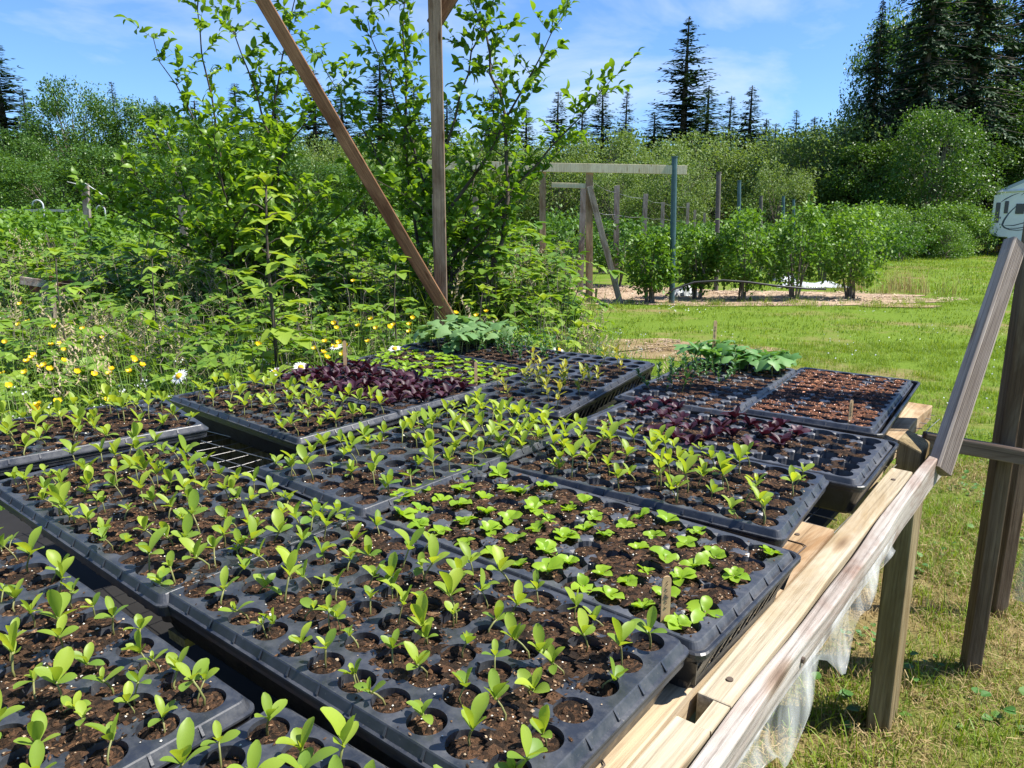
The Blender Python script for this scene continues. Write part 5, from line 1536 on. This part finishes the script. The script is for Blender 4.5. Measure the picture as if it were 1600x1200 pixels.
# bushes on the left meadow
k = 0
for Yb in (8.5, 11, 14, 18):
    for px in range(-20, 700, int(820 / Yb) + 12):
        if prng.random() < .12: continue
        b = at(px + prng.uniform(-15, 15), 430, Yb)
        bush('meadow_bush', (b.x, Yb + prng.uniform(-.4, .4), 0), 1.5 * prng.uniform(.8, 1.2), (1.0 + .012 * Yb) * prng.uniform(.85, 1.1), 'low green bush in the rows filling the left meadow', 200 + k, 1300, .065 + .001 * Yb, 'low bushes in the left meadow', mat='bush_leaf'); k += 1

# hose, sheets of landscape fabric and a tarp
M['hose'] = plain_mat('black_hose', (0.015, 0.015, 0.016), .5)
pts = [at(1040, 462, 11.0), at(1052, 452, 11.05), at(1085, 441, 11.1), at(1130, 438, 11.1), at(1170, 441, 11.1), at(1215, 447, 11.1), at(1260, 451, 11.1), at(1290, 452, 11.2)]
mb = MB(); mb.tube([Vector((p.x, p.y, max(.02, p.z))) for p in pts], .016, 8); tag(mb.build('irrigation_hose', M['hose'], smooth=True), 'black irrigation hose looping along the front berry bushes', 'hose')
def crumple(name, cx, cy, w, d, h, seed, mat, label, cat):
    g = np.random.default_rng(seed); n = 14; V = []
    ph = g.uniform(0, 6, 6)
    for i in range(n + 1):
        for j in range(n + 1):
            u, v = i / n * 2 - 1, j / n * 2 - 1; e = max(0, 1 - max(abs(u), abs(v)) ** 3)
            V.append((w / 2 * u * (1 + .1 * math.sin(v * 5 + ph[0])), d / 2 * v * (1 + .12 * math.sin(u * 6 + ph[1])), .012 + h * e * (.55 + .45 * math.sin(u * 4 + ph[2]) * math.cos(v * 3 + ph[3])) + .03 * h * g.normal()))
    Fs = [(i * (n + 1) + j, (i + 1) * (n + 1) + j, (i + 1) * (n + 1) + j + 1, i * (n + 1) + j + 1) for i in range(n) for j in range(n)]
    o = mk(name, V, Fs, M[mat], smooth=False); o.location = (cx, cy, 0)
    o.modifiers.new('thickness', 'SOLIDIFY').thickness = .006
    return tag(o, label, cat)
q = gp(1072, 463); crumple('fabric_sheet', q.x, q.y, .42, .3, .22, 3, 'fabric', 'crumpled pale fabric bundle at the foot of the pipe post', 'fabric sheet')
q = gp(1268, 449); crumple('fabric_sheet', q.x, q.y, 1.35, .45, .13, 4, 'fabric', 'grey landscape fabric spread under the widest berry bush', 'fabric sheet')
q = gp(1232, 440); crumple('fabric_sheet', q.x, q.y + .1, .5, .4, .16, 5, 'fabric', 'small raised fold of grey fabric between two berry bushes', 'fabric sheet')
M['blue_tarp'] = plain_mat('pale_blue_tarp', (0.45, 0.58, 0.62), .5)
q = gp(1470, 398); crumple('tarp', q.x, q.y, 1.6, .9, .12, 6, 'blue_tarp', 'pale blue tarp lying on the lawn before the hedge', 'tarp')
crumple('fabric_sheet', gp(1000, 468).x - 1.5, gp(1000, 468).y + .6, .5, .3, .06, 7, 'fabric', 'flat scrap of pale fabric behind the gate brace', 'fabric sheet')
# grass clumps at the bushes' feet
instancer('bed_grass', T_tg, *scatter_pts((1.8, 8, 11.3, 13.2), 3.5, lambda x, y: nse(x, y, 1.6, 2) > .1, seed=41, sc=(.35, .65)), label='green grass clumps in the mulch bed')
T_rg = grass_tuft('rusty_grass_template', 40, .5, .2, .006, 'dry_grass', .3, 4, 15)
instancer('seeding_lawn_grass', T_rg, *scatter_pts((5.9, 7.3, 12.4, 14.2), 5, None, seed=42, sc=(.8, 1.3)), label='reddish dry grass standing past the last berry bush')
T_yl = MB()
for _ in range(14):
    c = Vector((r_.gauss(0, .35), r_.gauss(0, .35), r_.uniform(.12, .3))); s = .03
    T_yl.add([c + Vector((s, 0, 0)), c + Vector((0, s, .01)), c + Vector((-s, 0, 0)), c + Vector((0, -s, .01)), c + Vector((0, 0, s))], [(0, 1, 4), (1, 2, 4), (2, 3, 4), (3, 0, 4)], 0, r_.random())
T_yl = T_yl.build('yellow_flower_template', M['yellow'], link=False)
instancer('yellow_wildflowers', T_yl, *scatter_pts((17, 27, 34, 37), 1.4, None, seed=43, sc=(.8, 1.4)), label='yellow flowers along the foot of the hedge')
# wood chips
T_ch = MB()
for _ in range(30):
    c = Vector((r_.uniform(-.12, .12), r_.uniform(-.12, .12), r_.uniform(.004, .02))); a = r_.uniform(0, 6.3); l, w = r_.uniform(.012, .03), r_.uniform(.004, .010)
    u = Vector((math.cos(a) * l, math.sin(a) * l, r_.uniform(-.006, .006))); v = Vector((-math.sin(a) * w, math.cos(a) * w, 0))
    T_ch.add([c - u - v, c + u - v, c + u + v, c - u + v], [(0, 1, 2, 3)], 0, r_.random())
M['chips'] = leaf_mat('wood_chip', (0.22, 0.14, 0.09), (0.58, 0.46, 0.33), 0, .85)
T_ch = T_ch.build('chip_template', M['chips'], link=False)
instancer('wood_chips', T_ch, *scatter_pts((-4.6, 7.4, 10.4, 15.2), 16, in_mulch, seed=44), label='pale wood chips spread under the berry bushes')

instancer('ground_litter', T_ch, *scatter_pts((.3, 2.8, 5.8, 7.8), 60, in_bare, seed=45, sc=(.35, .8)), label='bits of straw and gravel on the bare patch')
# ------------------------------------------------------------------ trees in the distance
def conifer(name, h, w, seed, mat='needles', n_wh=46, droop=.25, link=True, start=.08):
    """returns (trunk mesh, crown mesh)"""
    r = random.Random(seed); tb = MB(); LP = []; LR = []; LS = []
    tb.tube([(0, 0, 0), (r.gauss(0, .05), 0, h * .5), (0, 0, h)], [h * .014, h * .009, .02], 7, 0, False)
    for k in range(n_wh):
        t = start + (1 - start) * (k / n_wh) ** .9; z0_ = h * t
        R = w * .5 * (1 - t) ** .85 * r.uniform(.55, 1.2) + .06
        nb = r.randint(6, 8)
        for j in range(nb):
            a = 6.28 * j / nb + r.uniform(-.5, .5) + k; L_ = R * r.uniform(.5, 1.2); z = min(h * .99, z0_ + r.gauss(0, .55) * h / n_wh)
            el0 = .35 - droop - (1 - t) * droop * .6 + r.gauss(0, .08)
            m_ = max(3, int(L_ / (.10 + .0045 * h)))
            for s in range(m_):
                u = (s + .6) / m_; rr = L_ * u
                zz = z + rr * math.sin(el0) + .10 * rr * u * (1 if droop < .4 else -1.6)
                for side in (-1, 0, 1):
                    LP.append((rr * math.cos(a), rr * math.sin(a), zz + r.gauss(0, .04)))
                    LR.append((a - 1.5708 + side * .75 + r.gauss(0, .15), el0 + r.gauss(-.12, .2)))
                    LS.append((.20 + .010 * h) * r.uniform(.6, 1.25) * (1.15 - .6 * u) * (.40 + .60 * min(1, R)))
            if R > .8: tb.tube([(0, 0, z), (L_ * .85 * math.cos(a), L_ * .85 * math.sin(a), z + L_ * .85 * math.sin(el0))], [.03, .008], 4, 0, False)
    LP = np.array(LP); LR = np.array(LR)
    Rm = rand_rot(len(LP), LR[:, 1], LR[:, 0])
    tv = np.array([(0, 0, 0), (.17, .45, -.03), (0, 1, -.08), (-.17, .45, -.03)])
    V, Fc = scatter(LP, Rm, np.array(LS), tv, np.array([(0, 1, 2, 3)]))
    g = np.random.default_rng(seed)
    rn = np.clip(g.random(len(LP)) * .8 + .15 * g.random(len(LP)), 0, 1)
    cr_ = mk('crown', V, Fc, M[mat], rnd=np.repeat(rn, 4), link=False)
    return tb.build('trunk', M['bark'], link=False).data, cr_.data
def decid(h, w, seed, mat, n=9000, leaf=.16, clumps=46, low=.12, barkm='bark_pale', stems=3, size=.17):
    r = random.Random(seed); g = np.random.default_rng(seed); tb = MB(); C = []; Rr = []
    for _ in range(clumps):
        a = g.uniform(0, 6.28); v = g.random() ** .85
        prof = math.sin(math.pi * (.14 + .74 * v)) ** .65
        rad = w * .5 * prof * (.35 + .65 * math.sqrt(g.random()))
        C.append((rad * math.cos(a), rad * math.sin(a), h * (low + (.97 - low) * v))); Rr.append(w * size * g.uniform(.55, 1.2))
    C = np.array(C); Rr = np.array(Rr)
    for k in range(stems):
        a = 6.28 * k / stems; tb.tube([(.1 * math.cos(a), .1 * math.sin(a), 0), (w * .08 * math.cos(a), w * .08 * math.sin(a), h * .4), (w * .15 * math.cos(a + .5), w * .15 * math.sin(a + .5), h * .85)], [h * .012, h * .009, .02], 6, 0, False)
    for c in C[::2]:
        tb.tube([(0, 0, max(.1, c[2] * .45)), tuple(c * .6 + np.array([0, 0, c[2] * .25])), tuple(c)], [.05, .03, .012], 4, 0, False)
    idx = g.integers(0, clumps, n)
    d = g.normal(0, 1, (n, 3)); d /= np.linalg.norm(d, axis=1, keepdims=True)
    rr = Rr[idx] * g.uniform(.35, 1.05, n) ** .6
    Pp = C[idx] + d * rr[:, None] * np.array([1, 1, .8]) + g.normal(0, .08, (n, 3))
    Pp[:, 2] = np.maximum(Pp[:, 2], .1)
    rn = np.clip(g.random(clumps)[idx] * .45 + g.random(n) * .55, 0, 1)
    cr_ = leaf_cloud('crown', Pp, rand_rot(n, .8), g.uniform(.6, 1.4, n) * leaf, M[mat], None, rnd=rn, link=False)
    return tb.build('trunk', M[barkm], link=False).data, cr_.data
def plant_tree(name, meshes, px, Y, sx, sz, label, group=None, yaw=None, cat='tree'):
    x = (px - 800) / F_PX * Y * .979
    e = empty(name, (x, Y, 0)); e.scale = (sx, sx, sz); e.rotation_euler = (0, 0, yaw if yaw is not None else prng.uniform(0, 6.28))
    for nm, me in (('trunk', meshes[0]), ('crown', meshes[1])):
        c = bpy.data.objects.new(nm, me); COL.objects.link(c); c.parent = e
    return tag(e, label, cat, group)
HOR = 358
def hgt(ytop, Y): return (HOR - ytop) / F_PX * Y * .965 + CAMH
con = [conifer('c', 12, 5.2, 11 + k) for k in range(3)]
cond = [conifer('c', 16, 8.5, 21 + k, 'dark_needles', 60, .45, start=.22) for k in range(2)]
fir = conifer('c', 16, 6.4, 31, 'needles', 56, .22)
wil = [decid(7, 7, 41 + k, 'willow_leaf', 12000, .17, 70) for k in range(3)]
ald = [decid(12, 8, 51 + k, 'alder_leaf', 24000, .21, 110) for k in range(2)]
hed = [decid(3, 4, 61 + k, 'hedge_leaf', 6000, .13, 50, .05) for k in range(2)]
def setc(name, ms, base_h, px, ytop, Y, wid, label, group=None):
    h = hgt(ytop, Y); s = h / base_h
    return plant_tree(name, ms, px, Y, s * wid, s, label, group)
setc('fir_tree', fir, 16, 1060, 45, 52, 1.9, 'tallest lone fir standing up over the middle of the tree line')
for k, (px, yt, Y, w) in enumerate(((935, 152, 60, 1.0), (972, 158, 62, .8), (905, 185, 55, 1.1), (868, 160, 58, 1.0), (1130, 165, 60, .9), (1160, 150, 56, 1.0), (1200, 205, 64, 1.1), (1230, 185, 60, .8), (1095, 150, 58, 1.2), (1015, 190, 60, 1.2), (1258, 195, 62, 1.1), (1185, 198, 60, 1.0),
                              (600, 110, 55, 1.1), (650, 150, 60, 1.0), (540, 150, 60, 1.1), (500, 130, 56, 1.0), (770, 160, 60, 1.0), (820, 185, 60, 1.1), (700, 170, 60, 1.0), (440, 150, 60, 1.1), (380, 150, 62, 1.0), (318, 175, 58, 1.2))):
    setc('conifer_tree', con[k % 3], 12, px, yt - 8, Y, w * 1.9, 'dark green conifer in the distant tree line', 'conifers in the distant tree line')
setc('conifer_tree', con[0], 12, 22, 72, 40, 2.2, 'dark conifer at the far left edge of the picture')
setc('conifer_tree', con[1], 12, -40, 100, 38, 1.7, 'dark conifer cut by the far left edge of the picture')
setc('conifer_tree', con[2], 12, 60, 150, 44, 1.6, 'short dark conifer right of the far left one')
setc('conifer_tree', con[0], 12, 195, 140, 46, 1.1, 'dark conifer rising behind the pale left trees')
setc('conifer_tree', con[1], 12, 260, 160, 48, 1.1, 'conifer behind the left young tree', None)
for k, (px, yt, Y, w) in enumerate(((865, 235, 42, .9), (940, 215, 44, 1.0), (1020, 235, 40, 1.0), (1100, 215, 42, 1.0), (1180, 240, 40, .9), (1250, 210, 38, 1.0), (1310, 190, 38, .95), (790, 230, 44, 1.0), (700, 230, 44, 1.0), (610, 235, 44, 1.0), (520, 230, 42, 1.0), (1060, 255, 36, .8), (1210, 265, 35, .8), (960, 265, 36, .8))):
    setc('willow_tree', wil[k % 3], 7, px, yt, Y, w, 'pale green rounded tree in the belt behind the berry rows', 'pale trees behind the berry rows')
for k, (px, yt, Y, w) in enumerate(((130, 145, 36, .8), (235, 175, 36, .9), (330, 195, 38, .9), (430, 205, 38, .9), (30, 215, 32, .9), (170, 240, 28, .9), (90, 255, 27, 1.0), (280, 255, 28, 1.0), (380, 260, 30, 1.0), (-30, 245, 28, 1.0), (480, 255, 32, 1.0), (570, 262, 34, 1.0), (670, 262, 36, 1.0))):
    setc('broadleaf_tree', ald[k % 2], 12, px, yt, Y, w * (1.0 if yt < 230 else 1.6), ('tall pale-topped broadleaf tree left of centre' if k == 0 else 'broadleaf tree in the dark wood edge behind the left meadow'), None if k == 0 else 'broadleaf trees behind the left meadow')
# dark mass on the right
for k, (px, yt, Y, w, lb) in enumerate(((1345, 20, 37, 1.0, 'dark drooping conifer whose left branches stand against the sky'), (1420, -140, 37, 1.0, 'very tall dark conifer above the right-hand wood'),
                                        (1490, -180, 38, 1.1, 'very tall dark conifer second from the right edge'), (1580, -200, 41, 1.1, 'very tall dark conifer at the right edge'), (1660, -120, 40, 1.1, 'dark conifer mostly beyond the right edge'), (1385, 60, 39, 1.0, 'dark conifer inside the right-hand wood'), (1545, 40, 40, 1.0, 'dark conifer behind the sunlit right trees'))):
    setc('drooping_conifer', cond[k % 2], 16, px, yt, Y, w, lb)
for k, (px, yt, Y, w, lb) in enumerate(((1375, 30, 45, .6, 'tall airy broadleaf tree mixed with the dark conifers'), (1470, 0, 46, .7, 'tall dark broadleaf tree in the right-hand wood'), (1450, 175, 33, 1.0, 'sunlit broadleaf tree left of the white caravan'), (1560, 150, 40, 1.3, 'sunlit broadleaf tree above the white caravan'), (1510, 235, 37, 1.6, 'lower broadleaf tree straight behind the white caravan'),
                                        (1390, 235, 39, 1.4, 'shadowed broadleaf tree at the end of the berry rows'), (1640, 160, 37, 1.2, 'broadleaf tree beyond the right edge'), (1350, 230, 36, 1.3, 'broadleaf tree beside the pale belt of trees'))):
    setc('broadleaf_tree', ald[k % 2], 12, px, yt, Y, w, lb)
for k, (px, yt, Y, w) in enumerate(((1330, 322, 29, 1.1), (1375, 325, 30, 1.0), (1418, 326, 30, 1.1), (1462, 320, 31, 1.1), (1490, 322, 31, 1.0), (1508, 330, 33, .9), (1290, 338, 33, .9), (1400, 345, 28, .9), (1480, 348, 29, .9))):
    setc('hedge_shrub', hed[k % 2], 3, px, yt, Y, w, 'bright green shrub in the hedge at the end of the lawn', 'hedge shrubs at the end of the lawn')
woods = decid(6, 9, 77, 'alder_leaf', 9000, .24, 60)
WV = []
for k, (px, Y) in enumerate([(x, 66 + 3 * (i % 2)) for i, x in enumerate(range(-60, 1700, 75))]):
    plant_tree('woodland_shrub', woods, px, Y, 1.1, prng.uniform(1.1, 1.5), 'dark understorey tree closing the view behind the tree line', 'understorey trees behind the tree line')

# ------------------------------------------------------------------ white caravan at the right edge
Yc = 33.0
M['white_paint'] = plain_mat('white_caravan_skin', (0.80, 0.78, 0.80), .35, 0, 3, .05, .5)
M['grey_paint'] = plain_mat('grey_caravan_roof', (0.35, 0.40, 0.48), .4, 0, 3, .05)
M['swoosh'] = plain_mat('dark_swoosh', (0.05, 0.06, 0.09), .4, 0, 3, .1)
M['rubber'] = plain_mat('rubber', (0.02, 0.02, 0.02), .8)
gm, nt, b = mat_base('dark_glass'); b.inputs['Base Color'].default_value = (0.015, 0.017, 0.02, 1); b.inputs['Roughness'].default_value = .08; M['glass'] = gm
cx0 = at(1549, 330, Yc).x
rv = empty('caravan', (cx0, Yc, 0)); rv.rotation_euler = (0, 0, R_(-30))
S = Yc / F_PX   # metres per photo pixel at that distance
zt_ = CAMH + (HOR - 300) * S; zb_ = CAMH - (366 - HOR) * S
LEN = 9.5; Dp = 2.4
body = MB()
sec = [(0.0, zb_ + .25), (0.02, zb_ + .12), (.35, zb_ - .02), (.7, zb_ - .05), (.7, zb_ - .30), (LEN, zb_ - .30), (LEN, zt_ + .85), (1.6, zt_ + .85 * .9), (.25, zt_ + .10), (.14, zt_ - .02)]
n = len(sec)
body.add([(x, 0, z) for x, z in sec] + [(x, Dp, z) for x, z in sec], [list(range(n)), list(range(n, 2 * n))[::-1]] + [(i, i + n, (i + 1) % n + n, (i + 1) % n) for i in range(n)])
body.build('body', M['white_paint'], rv, bevel=.03)
rf = MB(); rf.add([(.20, -.02, zt_ + .07), (1.6, -.02, zt_ + .79), (1.6, -.02, zt_ + .62), (.14, -.02, zt_ - .08), (.20, Dp + .02, zt_ + .07), (1.6, Dp + .02, zt_ + .79), (1.6, Dp + .02, zt_ + .62), (.14, Dp + .02, zt_ - .08)],
                  [(0, 3, 2, 1), (4, 5, 6, 7), (0, 1, 5, 4), (3, 7, 6, 2), (0, 4, 7, 3), (1, 2, 6, 5)]); rf.box(1.6, LEN, -.02, Dp + .02, zt_ + .79, zt_ + .88); rf.build('roof', M['grey_paint'], rv)
gt_ = MB(); gt_.tube([(.10, -.03, zt_ - .06), (.30, -.03, zt_ + .0), (3.5, -.03, zt_ + .12)], .045, 8); gt_.build('gutter', M['white'], rv, True)
def panel(name, x0, x1, z0, z1, mat, th=.03, par=None, rnd_=True):
    w = MB(); w.box(x0, x1, -th, -.001, z0, z1); return w.build(name, M[mat], par or rv, bevel=.012 if rnd_ else 0)
zz = lambda py: CAMH + (HOR - py) * S
xx = lambda px: (px - 1549) * S * .85
d_ = panel('door', xx(1550.5), xx(1562), zz(362), zz(305), 'white_paint', .02)
panel('window', xx(1555), xx(1562), zz(346), zz(316), 'glass', .035, d_)
panel('handle', xx(1563), xx(1564.5), zz(340), zz(337), 'rubber', .05, d_)
w1 = panel('window', xx(1568), xx(1574), zz(332), zz(314), 'glass', .03)
w2 = panel('window', xx(1585), xx(1598), zz(333), zz(318), 'glass', .03)
panel('window', xx(1625), xx(1660), zz(333), zz(314), 'glass', .03)
def swoosh(pts, ws):
    w = MB(); V = []
    pts = [Vector((xx(x), 0, zz(y))) for x, y in pts]
    for i, p in enumerate(pts):
        t = (pts[min(i + 1, len(pts) - 1)] - pts[max(0, i - 1)]).normalized(); nrm = Vector((-t.z, 0, t.x)) * ws[i] * S * .5
        V += [(p + nrm).to_tuple(), (p - nrm).to_tuple()]
    V = [(v[0], -.006, v[2]) for v in V] + [(v[0], -.0012, v[2]) for v in V]; k_ = len(pts) * 2
    Fs = [(2 * i, 2 * i + 1, 2 * i + 3, 2 * i + 2) for i in range(len(pts) - 1)] + [(2 * i, 2 * i + 2, 2 * i + 2 + k_, 2 * i + k_) for i in range(len(pts) - 1)] + [(2 * i + 1, 2 * i + 1 + k_, 2 * i + 3 + k_, 2 * i + 3) for i in range(len(pts) - 1)]
    w.add(V, Fs); w.build('stripe', M['swoosh'], rv)
swoosh([(1561, 316), (1568, 311), (1577, 306), (1588, 302)], [.6, 1.6, 1.2, .4])
swoosh([(1589, 318), (1581, 326), (1575, 333), (1570, 342), (1568, 349), (1572, 353), (1580, 356), (1592, 357), (1620, 354)], [.5, 1.5, 1.9, 2.4, 2.6, 2.2, 1.6, 1.2, .5])
swoosh([(1572, 350), (1585, 350), (1600, 346), (1625, 338)], [.6, 1.5, 1.4, .4])
swoosh([(1576, 354), (1592, 354), (1612, 350), (1640, 344)], [.5, 1.4, 1.2, .4])
swoosh([(1590, 306), (1598, 300), (1607, 294)], [.4, 1.4, .4])
st_ = MB(); st_.box(xx(1549), xx(1565), -.35, -.02, zz(371), zz(369)); st_.box(xx(1550), xx(1552), -.32, -.05, .02, zz(371)); st_.build('step', M['rubber'], rv)
for xw in (5.2, 6.2):
    wh = MB(); wh.tube([(xw, .05, .38), (xw, .32, .38)], .38, 22); t_ = wh.build('wheel', M['rubber'], rv)
    rm = MB(); rm.tube([(xw, .03, .38), (xw, .055, .38)], .2, 18); rm.build('rim', M['wire'], t_)
lg = MB(); lg.box(.9, 1.0, .3, .4, 0, zb_ - .3); lg.box(.9, 1.0, 2.0, 2.1, 0, zb_ - .3); lg.build('jack', M['dark_steel'], rv)
tag(rv, 'white caravan with dark curved stripes at the right edge, before the trees', 'caravan')
